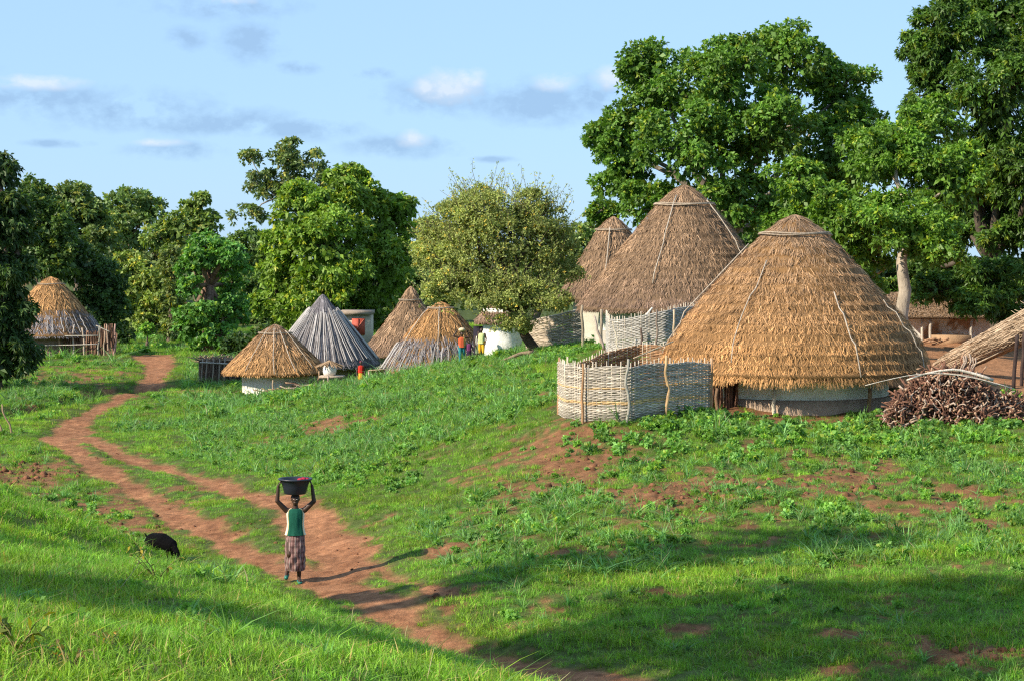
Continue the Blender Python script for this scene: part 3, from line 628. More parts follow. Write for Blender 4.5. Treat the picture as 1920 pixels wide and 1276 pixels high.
# rectangular mud building with rust red door
bx = G(667, 130); rb_ = thing('mud_house', 'small square mud building with a rust red door behind the grey reed hut', 'building', bx)
pz = lambda px, py, d: W(px, py, d)
a_ = pz(638, 632, 130); b_ = pz(695, 586, 130)
MB().box((a_[0], 130, a_[2] - 1), (b_[0], 132.6, b_[2]), (.50,.42,.32)).build('wall', M['plaster'], rb_)
a_ = pz(660, 628, 129.95); b_ = pz(684, 597, 129.95); dm = MB(); dm.box((a_[0], 129.9, a_[2]), (b_[0], 130.02, b_[2]), (.42,.075,.045))
dr = dm.build('door', M['paint'], rb_)
m = MB(); m.tube([[a_[0]+.05,129.86,a_[2]+.05],[b_[0]-.05,129.86,b_[2]-.05]], .03, 4, (.5,.14,.09)); m.tube([[ (a_[0]+b_[0])/2,129.86,a_[2]],[(a_[0]+b_[0])/2,129.86,b_[2]]], .025, 4, (.3,.05,.03)); m.build('brace', M['paint'], dr)
a_ = pz(636, 590, 130); b_ = pz(697, 583, 130); MB().box((a_[0], 129.7, a_[2]), (b_[0], 132.9, b_[2]), (.30,.24,.19)).build('roof', M['mud'], rb_)
# white boulder wall glimpsed between the roofs
lw = MB(); P = np.array([G(q, 112) + [0, 0, .35] for q in (680, 700, 725, 760)]); lw.tube(P, .42, 8, (.62,.60,.56)); o = lw.build('low_wall', M['plaster'], origin=G(700,112)); tag(o, 'low pale mud wall glimpsed between the grey reed hut and the brown hut', 'wall')

# low long building at the back right
gb = G(1790, 80); lb_ = thing('mud_house', 'long low mud building with shaggy thatch and peeling white walls behind the courtyard', 'building', gb)
def zz(py, d): return W(960, py, d)[2]
xl, xr = W(1700, 500, 80)[0], W(1990, 500, 80)[0]
m = MB(); nx = 60; xs = np.linspace(xl, xr, nx)
V = []; 
for z in np.linspace(zz(645, 80) - .5, zz(585, 80), 12): V.append(np.c_[xs, 80 + (fbm(xs * 2, xs * 0 + z * 3, 4, 3) - .5) * .12, np.full(nx, z)])
V = np.array(V).reshape(-1, 3); i = np.arange(11)[:, None] * nx; j = np.arange(nx - 1)[None]; Q = np.stack([i + j, i + j + 1, i + nx + j + 1, i + nx + j], -1).reshape(-1, 4)
pn = fbm(V[:, 0] * 1.1 + 3, V[:, 2] * 1.6, 15, 4); wcol = np.where((pn > .52)[:, None] & (V[:, :1] < xl + 3.4), np.array([.74,.70,.62]), np.array([.40,.25,.15]))
wcol[V[:, 0] < W(1728,600,80)[0]] = (.8,.78,.72)
m.add(V, Q, None, wcol); m.box((xl, 80.1, zz(645,80)-.5), (xr, 83.5, zz(585,80)), (.4,.27,.17)); m.build('wall', M['plaster'], lb_, smooth=False)
m = MB()
ya, yb = 79.0, 83.2
pts = [(ya, zz(598, 79)), (ya + .05, zz(592, 79)), (81.3, zz(548, 81)), (yb + 1.4, zz(598, 84))]
V = np.array([[x, y, z] for (y, z) in pts for x in np.linspace(xl - .6, xr, 30)]); i = np.arange(3)[:, None] * 30; j = np.arange(29)[None]
m.add(V, np.stack([i + j, i + j + 1, i + 30 + j + 1, i + 30 + j], -1).reshape(-1, 4), None, BROWN * .4)
n = 9000; x = rng.uniform(xl - .6, xr, n); t = rng.random(n) ** .8; t1_ = np.clip(t + .16, 0, 1.06)
Y = lambda t: 81.3 + (ya - 81.3) * t; Z = lambda t: zz(548, 81) + (zz(595, 79) - zz(548, 81)) * t
P0 = np.c_[x, Y(t), Z(t) + .02]; P1 = np.c_[x + rng.normal(size=n) * .05, Y(t1_), Z(t1_) + rng.uniform(.02, .09, n)]; w = np.array([.018, 0, 0])
m.add(np.stack([P0 - w, P0 + w, P1 + w, P1 - w], 1).reshape(-1, 3), np.arange(4 * n).reshape(-1, 4), None, np.repeat((BROWN * .8 + rng.uniform(-.03, .05, (n, 1))) * rng.uniform(.5, 1.3, (n, 1)), 4, 0))
m.build('roof', M['thatch'], lb_)
for (px, dd, ty) in [(1729, 79.2, 598), (1822, 79.2, 596), (1745, 79.1, 598)]:
    MB().tube(bend(G(px, dd) - [0,0,.2], W(px, ty, dd), 5, .02), .06, 6, (.55,.48,.40)).build('post', M['wood'], lb_, smooth=True)
g = G(1790, 79); o = MB().box(W(1748,640,78.6) + [0,-.3,-.2], W(1818,628,78.6) + [0,.3,0], (.42,.27,.16)).build('earth_bench', M['mud'], origin=g); tag(o, 'low earth bench against the wall of the long mud building', 'bench')
for k, (px, py) in enumerate([(1742, 640), (1758, 645), (1734, 650)]):
    o = MB().tube(bend(G(px-10, 77.2) + [0,0,.1], G(px + 22, 77) + [0,0,.35], 6, .08), .05, 6, (.34,.2,.12)).build('log', M['wood'], origin=G(px, 77)); tag(o, 'crooked log lying on the courtyard before the long mud building', 'log', 'logs lying in the courtyard')

# ---------------------------------------------------------------- woven fences
def woven(label, pts, hgt, stake=.12, row=.036, col=(.46,.41,.34), posts=(), group='woven fences', bands=True, tilt=0, name='woven_fence', over=.10):
    """pts: list of (px, d, top_y or None); a panel of withies woven round upright stakes"""
    P = np.array([G(px, d)[:2].tolist() for (px, d) in pts]); seg = np.r_[0, np.cumsum(np.hypot(*np.diff(P, axis=0).T))]; Lt = seg[-1]
    def at(s): return np.c_[np.interp(s, seg, P[:, 0]), np.interp(s, seg, P[:, 1])]
    # smooth corners
    ss = np.linspace(0, Lt, 400); A = at(ss); k = 17; Ap = np.vstack([np.repeat(A[:1], k//2, 0), A, np.repeat(A[-1:], k//2, 0)]); A = np.stack([np.convolve(Ap[:, i], np.ones(k)/k, 'valid') for i in (0, 1)], 1)
    def at2(s): return np.c_[np.interp(s, ss, A[:, 0]), np.interp(s, ss, A[:, 1])]
    tn = np.gradient(A, axis=0); tn = unit(tn); nn = np.c_[tn[:, 1], -tn[:, 0]]
    def nrm(s): return np.c_[np.interp(s, ss, nn[:, 0]), np.interp(s, ss, nn[:, 1])]
    zs = height(A[:, 0], A[:, 1]); zs = np.convolve(np.r_[[zs[0]]*20, zs, [zs[-1]]*20], np.ones(41)/41, 'valid')
    def gzz(s): return np.interp(s, ss, zs)
    H = hgt if callable(hgt) else (lambda s: np.full(np.shape(s), hgt))
    mid = P.mean(0); root = thing(name, label, 'fence', (P[0, 0], P[0, 1], gzz(0)), group)
    m = MB(); ns = int(Lt / stake); sp = np.linspace(.03, Lt - .03, ns)
    for s in sp:
        p = at2([s])[0]; z = float(gzz(s)); h = float(H(s)) + over * rng.uniform(.4, 1.3); ln = rng.normal(size=2) * .015
        m.tube([[p[0], p[1], z - .1], [p[0] + ln[0] * .5, p[1] + ln[1] * .5, z + h * .5], [p[0] + ln[0], p[1] + ln[1], z + h]], .013, 5, np.array([.55,.47,.36]) * rng.uniform(.7, 1.15))
    hmax = float(np.max(H(ss))); nr = int(hmax / row)
    q = np.linspace(0, Lt, ns * 3)
    pq = at2(q); nq = nrm(q); zq = gzz(q); hq = H(q)
    for r in range(nr):
        f = (r + .5) / nr; ph = math.pi * (r % 2)
        off = .017 * np.cos(q / (Lt - .06) * (ns - 1) * math.pi + ph)
        wig = (fbm(q * 2.0, q * 0 + r * .45, 8, 2) - .5) * .05
        z = zq + hq * f + wig * .9
        c = np.array(col) * rng.uniform(.72, 1.18)
        b = fbm(np.array([r * .21]), np.array([3.3]), 19, 2)[0]
        if bands and (abs(f - .34) < .025 or abs(f - .60) < .02 or b > .78): c = np.array([.58,.40,.20]) * rng.uniform(.8, 1.1)
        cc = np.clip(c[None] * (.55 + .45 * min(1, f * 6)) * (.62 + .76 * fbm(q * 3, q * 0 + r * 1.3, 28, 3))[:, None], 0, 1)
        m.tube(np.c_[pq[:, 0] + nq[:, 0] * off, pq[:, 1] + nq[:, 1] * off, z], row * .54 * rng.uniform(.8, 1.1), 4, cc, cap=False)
    m.build('woven_panel', M['wicker'], root, smooth=True)
    for (px, dd, ext, rr, cc, amp) in posts:
        g = G(px, dd); z0 = g[2]; h = (hgt if not callable(hgt) else 1.6) + ext
        p = bend([g[0], g[1], z0 - .2], [g[0] + rng.normal() * .03, g[1], z0 + h], 9, amp)
        MB().tube(p, rr * np.array([1.15,1.05,1,1.1,.95,1,.9,.9,.8]), 7, cc).build('post', M['wood'], root, smooth=True)
    return root
OR_ = (.40,.23,.12); GP = (.33,.31,.26)
woven('pale woven stick fence curving in front of the nearest hut', [(1046,50.2),(1062,48.9),(1100,48.0),(1172,47.6),(1180,47.6),(1250,48.2),(1336,49.3)], 1.32, posts=[(1047,50.05,.12,.035,OR_,.012),(1093,47.95,.13,.033,OR_,.02),(1174,47.5,.22,.036,GP,.035),(1250,48.05,.2,.038,(.55,.36,.19),.035),(1334,49.15,.12,.03,OR_,.012)])
woven('brown woven back fence closing the yard beside the nearest hut', [(1050,50.6),(1075,52.5),(1130,54),(1200,54.6),(1262,54.2)], 1.12, col=(.33,.19,.10), bands=False, posts=[(1064,51.5,.3,.03,(.6,.5,.36),.01)])
woven('grey woven fence curving round the yard of the tall brown hut', [(1137,66.0),(1143,64.2),(1158,63.0),(1200,62.4),(1250,62.3),(1300,63.2),(1340,65)], 1.32, col=(.36,.34,.31), row=.05, bands=False, posts=[(1203,62.2,-.4,.04,(.13,.09,.07),.02),(1230,62.1,.1,.035,(.25,.19,.15),.03),(1262,61.9,.02,.04,(.5,.38,.26),.02)])
woven('long tan reed mat fence between the bushy tree and the tall brown hut', [(985,80.5),(1030,79.5),(1092,78.5)], lambda s: 1.28 + .10 * np.asarray(s), col=(.46,.38,.29), stake=.3, row=.055, bands=False, over=.03)
# dark upright sticks closing the gap between fence and hut wall
st = thing('stick_screen', 'dark upright stick screen closing the gap between woven fence and nearest hut wall', 'screen', G(1360, 50.6))
m = MB()
for k in range(46):
    px = rng.uniform(1336, 1384); dd = 50.4 + (px - 1336) * .008 + rng.uniform(0, .25); g = G(px, dd)
    m.tube(bend(g - [0,0,.1], W(px + rng.normal() * 3, 716, dd), 5, .02), rng.uniform(.012, .026), 5, np.array([.20,.10,.06]) * rng.uniform(.4, 1.5))
m.build('sticks', M['wood'], st)
# forked and leaning poles before the tall hut
for k, (pa, ta, pb, tb_, dd, rr, cl, lab) in enumerate([(1133,662,1114,592,67.2,.055,(.42,.34,.28),'grey forked pole leaning left against the porch of the tall brown hut'),(1137,662,1152,606,66.6,.04,(.45,.36,.28),'twisted pole leaning right at the corner of the grey woven fence'),
        (1146,660,1140,598,66.2,.045,(.35,.27,.21),'crooked upright pole at the corner of the grey woven fence'),(1165,655,1149,602,62.0,.03,(.62,.53,.40),'long pale stick leaning on the grey woven fence')]):
    g = G(pa, dd); e = W(pb, tb_, dd); o = MB().tube(bend(g, e, 8, .03), np.linspace(rr, rr * .7, 8), 6, cl).build('pole', M['wood'], origin=g, smooth=True); tag(o, lab, 'pole')
e0 = W(1204, 600, 62.5); o = MB().tube([e0, W(1223, 577, 62.6)], [.035, .03], 6, (.80,.74,.62)).build('pole', M['wood'], origin=e0); tag(o, 'pale cut pole sticking up over the grey woven fence', 'pole')
e0 = W(1188, 671, 49); o = MB().tube(bend(e0, W(1262, 640, 50), 6, .01), .018, 5, (.60,.46,.30)).build('pole', M['wood'], origin=e0); tag(o, 'thin pole resting across the top of the pale woven fence', 'pole')
# surface roots of the bushy tree are part of that tree; a fallen branch lies in front
o = MB().tube(bend(G(938, 73.4) + [0,0,.05], G(1000, 73.6) + [0,0,.12], 9, .06, .05), np.linspace(.05, .09, 9), 6, (.28,.2,.13)).build('branch', M['wood'], origin=G(960,73.5), smooth=True); tag(o, 'crooked fallen branch lying left of the bushy tree trunk', 'branch')

# ---------------------------------------------------------------- thatched shelter on the right edge
g = G(1900, 56); sh = thing('shelter', 'thatched shade shelter seen edge on at the right edge behind the big firewood pile', 'shelter', g)
m = MB(); a = W(1762, 690, 59.5); b = W(1945, 600, 57); n = 14; ts = np.linspace(0, 1, n)
core = a + (b - a) * ts[:, None]; rads = np.interp(ts, [0, .1, .5, 1], [.22, .31, .35, .46])
# a sloping thatch slab: flattened bundle running back and to the right
for k in range(2): m.tube(core + np.array([.4 * k, .7 * k, -.02 * k]), rads * .92, 10, (.27,.19,.13))
ns = 9000; t = rng.random(ns); an = rng.uniform(0, 2 * math.pi, ns); kk = rng.integers(0, 2, ns)
ax = unit(b - a); u = unit(np.cross(ax, [0, 0, 1.])); v = np.cross(u, ax)
def sp_pt(t, an): return a + (b - a) * t[:, None] + (np.interp(t, ts, rads) * 1.0)[:, None] * (u * np.cos(an)[:, None] + v * np.sin(an)[:, None]) + np.c_[.4 * kk, .7 * kk, -.02 * kk]
P0 = sp_pt(t, an); P1 = sp_pt(np.clip(t - rng.uniform(.06, .16, ns), -.02, 1), an + rng.normal(size=ns) * .12) + rng.normal(size=(ns, 3)) * .012
w = unit(np.cross(P1 - P0, rng.normal(size=(ns, 3)))) * .009
m.add(np.stack([P0 - w, P0 + w, P1 + w, P1 - w], 1).reshape(-1, 3), np.arange(4 * ns).reshape(-1, 4), None, np.repeat(np.array([.52,.39,.27]) * rng.uniform(.6, 1.25, (ns, 1)), 4, 0))
for k in range(60):
    e = b + rng.normal(size=3) * [.25, .25, .2]; m.tube([e, e + [rng.uniform(-.5, -.1), 0, rng.uniform(.0, .3)]], .006, 3, (.55,.42,.28))
m.build('roof', M['thatch'], sh)
MB().tube(core[2:] + [.1, -.25, -.30], .03, 5, (.42,.33,.24)).build('rafter', M['wood'], sh)
for (px, dd, ty) in [(1902, 55.5, 628), (1916, 56, 622), (1934, 57, 610)]:
    MB().tube(bend(G(px, dd) - [0,0,.2], W(px + 5, ty, dd), 6, .015), .055, 7, (.06,.04,.035)).build('post', M['wood'], sh, smooth=True)

# ---------------------------------------------------------------- firewood
def stick_proto(i, L, r):
    m = MB(); n = 6; p = np.zeros((n, 3)); p[:, 0] = np.linspace(-L / 2, L / 2, n); p[1:-1, 1:] += rng.normal(size=(n - 2, 2)) * L * .05
    c = np.tile(np.array([.20,.10,.065]) * rng.uniform(.6, 1.5), (n, 1)); c[0] = c[-1] = (.46,.30,.19)
    if i % 4 == 0: c = c * 0 + np.array([.42,.32,.25])
    m.tube(p, r * np.linspace(1, .7, n), 6, c)
    if i % 2: m.tube([p[3], p[3] + [L * .14, L * .05, L * .12]], r * .5, 4, c[2])
    return m
def scatter_sticks(n, fpos, protos, label, group, name='firewood_stick'):
    outs = []
    for k in range(n):
        p, rot = fpos(k); src = protos[k % len(protos)]
        o = src if k < len(protos) else src.copy()
        if k >= len(protos): C.objects.link(o)
        o.location = p; o.rotation_euler = rot; s = rng.uniform(.75, 1.25); o.scale = (s, s, s); tag(o, label, 'firewood', group)
def heap_z(x):   # x in photo px, height in metres of the pile at the right
    return np.interp(x, [1655,1690,1740,1790,1830,1860,1890,1925], [.12,.75,1.22,1.28,1.15,.62,.55,.45])
hc = 49.3
def pile_pos(k, deep=1.0):
    px = rng.uniform(1668, 1922); h = float(heap_z(px)); t = rng.random() ** .8
    dd = hc - .95 * (1 - t) * (1 if px < 1860 else .6) * deep + (.4 * rng.random() if t > .9 else 0)
    x = (px - CX) / F_PX * dd; z = gz(x, dd) + h * t * deep + .04
    if px < 1700: z = gz(x, dd) + rng.uniform(.03, h)
    return (x, dd, z), (rng.normal() * .5, rng.normal() * .75, rng.normal() * .8 + (math.pi / 2 if rng.random() < .6 else 0))
protos = [stick_proto(i, rng.uniform(.28, .62), rng.uniform(.013, .026)).build('firewood_stick', M['wood']) for i in range(14)]
scatter_sticks(290, pile_pos, protos, 'short crooked brown stick in the big firewood pile beside the nearest hut', 'sticks of the big firewood pile')
m = MB()
for k in range(900):
    (x, y, z), rot = pile_pos(k, .93); y += .12; L = rng.uniform(.3, .75); dv = np.array(Euler(rot).to_matrix() @ Vector((1, 0, 0))); c = np.array([x, y, z])
    m.tube([c - dv * L / 2, c + rng.normal(size=3) * .02, c + dv * L / 2], rng.uniform(.012, .028), 5, np.array([.15,.075,.05]) * rng.uniform(.5, 1.8))
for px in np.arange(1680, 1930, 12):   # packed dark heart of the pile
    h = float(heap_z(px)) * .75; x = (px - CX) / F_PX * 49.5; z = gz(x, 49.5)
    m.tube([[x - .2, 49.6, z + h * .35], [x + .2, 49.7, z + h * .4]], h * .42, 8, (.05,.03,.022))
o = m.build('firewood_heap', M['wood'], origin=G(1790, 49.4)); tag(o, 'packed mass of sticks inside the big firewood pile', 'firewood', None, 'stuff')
def branch(px0, py0, px1, py1, d0, d1, r0, r1, c, lab, sag=.0, amp=.02, nm='branch'):
    a = W(px0, py0, d0); b = W(px1, py1, d1); o = MB().tube(bend(a, b, 12, amp, sag), np.linspace(r0, r1, 12), 6, c).build(nm, M['wood'], origin=a, smooth=True); return tag(o, lab, 'branch')
branch(1622, 722, 1900, 728, 48.2, 48.4, .009, .014, (.62,.56,.48), 'very long thin pale rod lying over the big firewood pile', .09, .004)
branch(1700, 712, 1862, 712, 48.3, 48.5, .02, .045, (.70,.60,.50), 'thick peeled pale branch arched on top of the big firewood pile', .12, .012)
branch(1770, 700, 1868, 722, 48.6, 48.7, .03, .03, (.36,.27,.2), 'dull branch lying right on top of the big firewood pile', .05, .02)
rngb = [rng.uniform(-1, 1) for _ in range(40)]
m_ = [stick_proto(i, .9, .022).build('stick', M['wood']) for i in range(3)]
def up_pos(k):
    px = 1826 - rng.random() * 26; return tuple(W(px, 697, 51)), (rng.normal() * .1, math.pi / 2 + rng.normal() * .15, 0)
scatter_sticks(16, up_pos, m_, 'thin upright stick bundled behind the big firewood pile', 'upright sticks behind the firewood pile', 'stick')
pr2 = [stick_proto(i, rng.uniform(1.1, 1.9), rng.uniform(.02, .035)).build('firewood_stick', M['wood']) for i in range(5)]
def pile2(k):
    px = rng.uniform(505, 592); dd = 89.5 + rng.random() * .6; h = np.interp(px, [500,530,560,596], [.1,.45,.62,.35]) * rng.random(); g = G(px, dd)
    return (g[0], g[1], g[2] + .05 + h), (rng.normal() * .2, rng.normal() * .22, rng.normal() * .35)
scatter_sticks(46, pile2, pr2, 'long dark stick in the woodpile under the eave of the low golden hut', 'sticks of the far woodpile')

# ---------------------------------------------------------------- stick fences, pen, granary, left edge sticks
g = G(150, 118.5); sf = thing('stick_fence', 'rough stick fence with crooked posts around the lone hut on the left', 'fence', g)
for (px, rr, c) in [(112,.07,(.42,.26,.16)),(137,.06,(.5,.42,.36)),(158,.07,(.42,.33,.26)),(183,.06,(.34,.31,.24)),(194,.06,(.38,.28,.2)),(204,.05,(.42,.3,.22)),(213,.07,(.40,.25,.2)),(84,.05,(.3,.2,.14))]:
    dd = 118.4 + rng.random() * .4; MB().tube(bend(G(px, dd) - [0,0,.2], W(px + rng.normal() * 3, 612 + rng.normal() * 4, dd), 7, .03), np.linspace(rr, rr * .7, 7), 6, c).build('post', M['wood'], sf, smooth=True)
m = MB()
for k in range(380):
    px = rng.uniform(70, 216); dd = 118.9 + rng.random() * .3; g0 = G(px, dd)
    m.tube(bend(g0 - [0,0,.1], W(px + rng.normal() * 3, rng.uniform(618, 650) if px < 184 else rng.uniform(605, 640), dd), 4, .02), rng.uniform(.02, .045), 4, np.array([.26,.15,.10]) * rng.uniform(.4, 1.7), cap=False)
m.build('brushwood', M['wood'], sf)
for (ya_, yb_, px0, px1) in [(631, 629, 66, 184), (648, 645, 66, 184), (610, 622, 180, 206)]:
    MB().tube(bend(W(px0, ya_, 118.3), W(px1, yb_, 118.3), 8, .008), .03, 5, (.52,.46,.38)).build('rail', M['wood'], sf, smooth=True)
g = G(405, 98); pn = thing('stick_pen', 'small dark stick animal pen with a brush roof left of the low golden hut', 'pen', g)
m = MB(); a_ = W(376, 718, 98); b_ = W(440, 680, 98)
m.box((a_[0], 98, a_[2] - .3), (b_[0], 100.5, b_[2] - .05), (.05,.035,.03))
for k in range(90):
    px = rng.uniform(374, 442); m.tube(bend(W(px, 722, 97.9), W(px + rng.normal() * 2, 676 + rng.normal() * 2, 97.9), 3, .02), rng.uniform(.015, .035), 4, np.array([.16,.11,.08]) * rng.uniform(.4, 1.6), cap=False)
m.build('walls', M['wood'], pn)
m = MB()
for k in range(260):
    px = rng.uniform(374, 444); dd = rng.uniform(97.8, 100.3); p = W(px, 677 + rng.normal() * 2, dd) ; m.tube([p, p + np.array([rng.normal() * .3, rng.normal() * .3, rng.uniform(-.05, .3)])], .018, 4, np.array([.28,.20,.13]) * rng.uniform(.5, 1.6), cap=False)
m.build('brush_roof', M['wood'], pn)
for px in (378, 386, 398, 410, 420):
    MB().tube(bend(W(px, 722, 97.7), W(px + 2, 672, 97.7), 5, .02), .035, 5, (.34,.28,.22)).build('post', M['wood'], pn, smooth=True)
MB().tube(bend(W(375, 679, 97.6), W(432, 682, 97.6), 5, .01), .035, 5, (.46,.42,.36)).build('rail', M['wood'], pn, smooth=True)
g = G(622, 89.2); gr = thing('granary', 'small white clay granary pot on a crooked stick platform before the grey reed hut', 'granary', g)
m = MB(); c = W(618, 703, 89.2); m.lathe([[.02, 0],[.26, 0],[.31,.2],[.30,.36],[.24,.44]], (c[0], c[1], c[2]), 20, (.74,.72,.68)); m.build('pot', M['plaster'], gr, smooth=True)
m = MB(); c2 = W(618, 687, 89.2)
for k in range(60):
    a = rng.uniform(0, 2 * math.pi); m.tube([c2 + [0, 0, .28], c2 + [math.cos(a) * .62, math.sin(a) * .5, rng.uniform(-.05, .05)]], .02, 4, np.array([.33,.22,.13]) * rng.uniform(.5, 1.4), cap=False)
m.build('lid_thatch', M['thatch'], gr)
MB().box(W(600, 706, 89.2) + [0, -.5, -.02], W(645, 703.5, 89.2) + [0, .5, 0], (.46,.36,.27)).build('platform', M['wood'], gr)
for (px, dd) in [(606, 88.8), (615, 88.7), (640, 88.9), (633, 89.6)]:
    MB().tube(bend(G(px, dd) - [0,0,.2], W(px + rng.normal() * 3, 704, dd), 5, .05), .035, 5, (.45,.36,.29)).build('leg', M['wood'], gr, smooth=True)
g = G(700, 92); pf = thing('platform', 'low stick drying platform right of the child in red', 'platform', g)
m = MB()
for k in range(16): m.tube(bend(W(690 + rng.random() * 3, 694 + k * .5, 91 + k * .1), W(722, 692 + k * .4, 91 + k * .1), 4, .02), .03, 4, np.array([.42,.30,.2]) * rng.uniform(.5, 1.4))
m.build('top', M['wood'], pf)
for px in (691, 706, 721): MB().tube(bend(G(px, 91.2) - [0,0,.2], W(px, 694, 91.2), 4, .03), .04, 5, (.45,.36,.28)).build('leg', M['wood'], pf, smooth=True)
for (pa, ya_, pb, yb_, lab) in [(24,812,4,757,'thin crooked stick leaning left at the left edge of the field'),(4,814,-3,786,'short stick stuck in the ground at the very left edge')]:
    g = ground_hit(pa, ya_, 40); dd = g[1]; gp = np.array([g[0], dd, gz(g[0], dd)])
    o = MB().tube(bend(gp - [0,0,.1], W(pb, yb_, dd), 6, .04), np.linspace(.04, .025, 6), 6, (.36,.25,.15)).build('stick', M['wood'], origin=gp, smooth=True); tag(o, lab, 'stick')
# clods of turned earth
m = MB(); pts = []
for (px, py, rx, ry, n) in [(50,885,70,18,90),(1330,930,160,30,160),(1600,910,70,25,60),(560,1040,60,20,10),(640,1030,70,30,14),(1080,880,60,30,50),(200,975,100,20,60),(640,1060,70,12,14),(450,1000,60,20,22),(350,930,90,20,22),(200,850,60,15,16),(830,1125,30,12,20),(1850,1240,60,15,40)]:
    for k in range(n):
        c = ground_hit(px + rng.normal() * rx * .6, py + rng.normal() * ry * .6, 24 if px > 500 else 8); r = (.012 + .06 * rng.random() ** 2.5) * (1.4 if px < 100 else .55 if n in (14, 22, 16) else 1)
        th = np.arange(6) / 6 * 2 * math.pi; x0, y0 = c; z0 = gz(x0, y0)
        ring = lambda s, z: np.c_[x0 + r * s * np.cos(th) * rng.uniform(.7, 1.3, 6), y0 + r * s * np.sin(th) * rng.uniform(.7, 1.3, 6), np.full(6, z0 + z * r) + rng.normal(size=6) * r * .12]
        V = np.vstack([ring(1, -.3), ring(1.1, .4), ring(.5, .95), [[x0, y0, z0 + r]]]); kq = np.arange(6); k2 = (kq + 1) % 6
        Q = np.vstack([np.c_[kq + 6 * i, k2 + 6 * i, k2 + 6 * i + 6, kq + 6 * i + 6] for i in (0, 1)]); T = np.c_[kq + 12, k2 + 12, np.full(6, 18)]
        m.add(V, Q, T, np.array([.22,.10,.055]) * rng.uniform(.4, 1.2))
o = m.build('soil_clods', M['mud'], smooth=False); tag(o, 'scattered clods of reddish turned earth on the bare patches', 'soil', None, 'stuff')

# ---------------------------------------------------------------- people and the goat
def capsule(mb, a, b, ra, rb, n=12):
    a = np.array(a, float); b = np.array(b, float); ax = unit(b - a); ref = np.array([0, 0, 1.]) if abs(ax[2]) < .9 else np.array([1., 0, 0])
    u = unit(np.cross(ax, ref)); v = np.cross(ax, u); th = np.arange(n) / n * 2 * math.pi; ringv = u * np.cos(th)[:, None] + v * np.sin(th)[:, None]; V = []
    for f in np.linspace(-math.pi / 2 + .15, 0, 4): V.append(a + ax * ra * math.sin(f) + ringv * ra * math.cos(f))
    for f in np.linspace(0, math.pi / 2 - .15, 4): V.append(b + ax * rb * math.sin(f) + ringv * rb * math.cos(f))
    m = len(V); V = np.vstack(V + [a[None] - ax * ra, b[None] + ax * rb]); i = np.arange(m - 1)[:, None] * n; j = np.arange(n)[None]; j2 = (j + 1) % n
    Q = np.stack([i + j, i + j2, i + n + j2, i + n + j], -1).reshape(-1, 4); k = np.arange(n); k2 = (k + 1) % n
    T = np.vstack([np.c_[k2, k, np.full(n, m * n)], np.c_[(m-1)*n + k, (m-1)*n + k2, np.full(n, m * n + 1)]])
    mb.add(V, Q, T)
def ell(mb, c, r, n=14):
    th = np.linspace(-math.pi / 2, math.pi / 2, n); mb.lathe(np.c_[np.cos(th) * 1.0 + 1e-4, np.sin(th)], (0, 0, 0), n * 2)
    mb.v[-1] = (mb.v[-1] * np.array(r) + np.array(c)).astype(np.float32)
def fuse(mb, name, material, color, parent, vox=.008, smooth=4, paint=None):
    """join shapes into one continuous skin"""
    o = mb.build(name + '_tmp', material)
    r = o.modifiers.new('r', 'REMESH'); r.mode = 'VOXEL'; r.voxel_size = vox; r.use_smooth_shade = True
    s = o.modifiers.new('s', 'SMOOTH'); s.factor = .5; s.iterations = smooth
    dg = bpy.context.evaluated_depsgraph_get(); dg.update(); ev = o.evaluated_get(dg); me = bpy.data.meshes.new_from_object(ev)
    n = len(me.vertices); co = np.empty(n * 3, np.float32); me.vertices.foreach_get('co', co); co = co.reshape(-1, 3)
    cc = np.ones((n, 4), np.float32); cc[:, :3] = color
    if paint is not None: cc[:, :3] = paint(co)
    if 'col' in me.color_attributes: me.color_attributes.remove(me.color_attributes['col'])
    ca = me.color_attributes.new('col', 'FLOAT_COLOR', 'POINT'); ca.data.foreach_set('color', cc.ravel())
    me.polygons.foreach_set('use_smooth', np.ones(len(me.polygons), bool)); me.materials.clear(); me.materials.append(material); me.name = name
    old = o.data; bpy.data.objects.remove(o); bpy.data.meshes.remove(old)
    q = bpy.data.objects.new(name, me); C.objects.link(q); q.parent = parent; return q
def hand(mb, w, dirv, palm, curl, side, s=1.0):
    """palm block plus five bent fingers; dirv=finger direction, palm=palm normal, side=thumb side vector"""
    w = np.array(w, float); d = unit(np.array(dirv, float)); p = unit(np.array(palm, float)); sd = unit(np.array(side, float)); k = w + d * .085 * s
    for o in (-.028, 0, .026): capsule(mb, w + sd * o * .6 * s, k + sd * o * s, .016 * s, .013 * s, 8)
    for o, L in ((.030, .068), (.010, .078), (-.010, .072), (-.029, .056)):
        b0 = k + sd * o * s; m1 = b0 + unit(d + p * curl * .5) * L * .5 * s; m2 = m1 + unit(d * .6 + p * curl) * L * .5 * s
        capsule(mb, b0, m1, .0095 * s, .0085 * s, 8); capsule(mb, m1, m2, .0085 * s, .0075 * s, 8)
    t0 = w + d * .03 * s + sd * .032 * s; t1_ = t0 + unit(d * .7 + sd * .8) * .035 * s; capsule(mb, t0, t1_, .012 * s, .010 * s, 8); capsule(mb, t1_, t1_ + unit(d + p * .8) * .03 * s, .010 * s, .008 * s, 8)
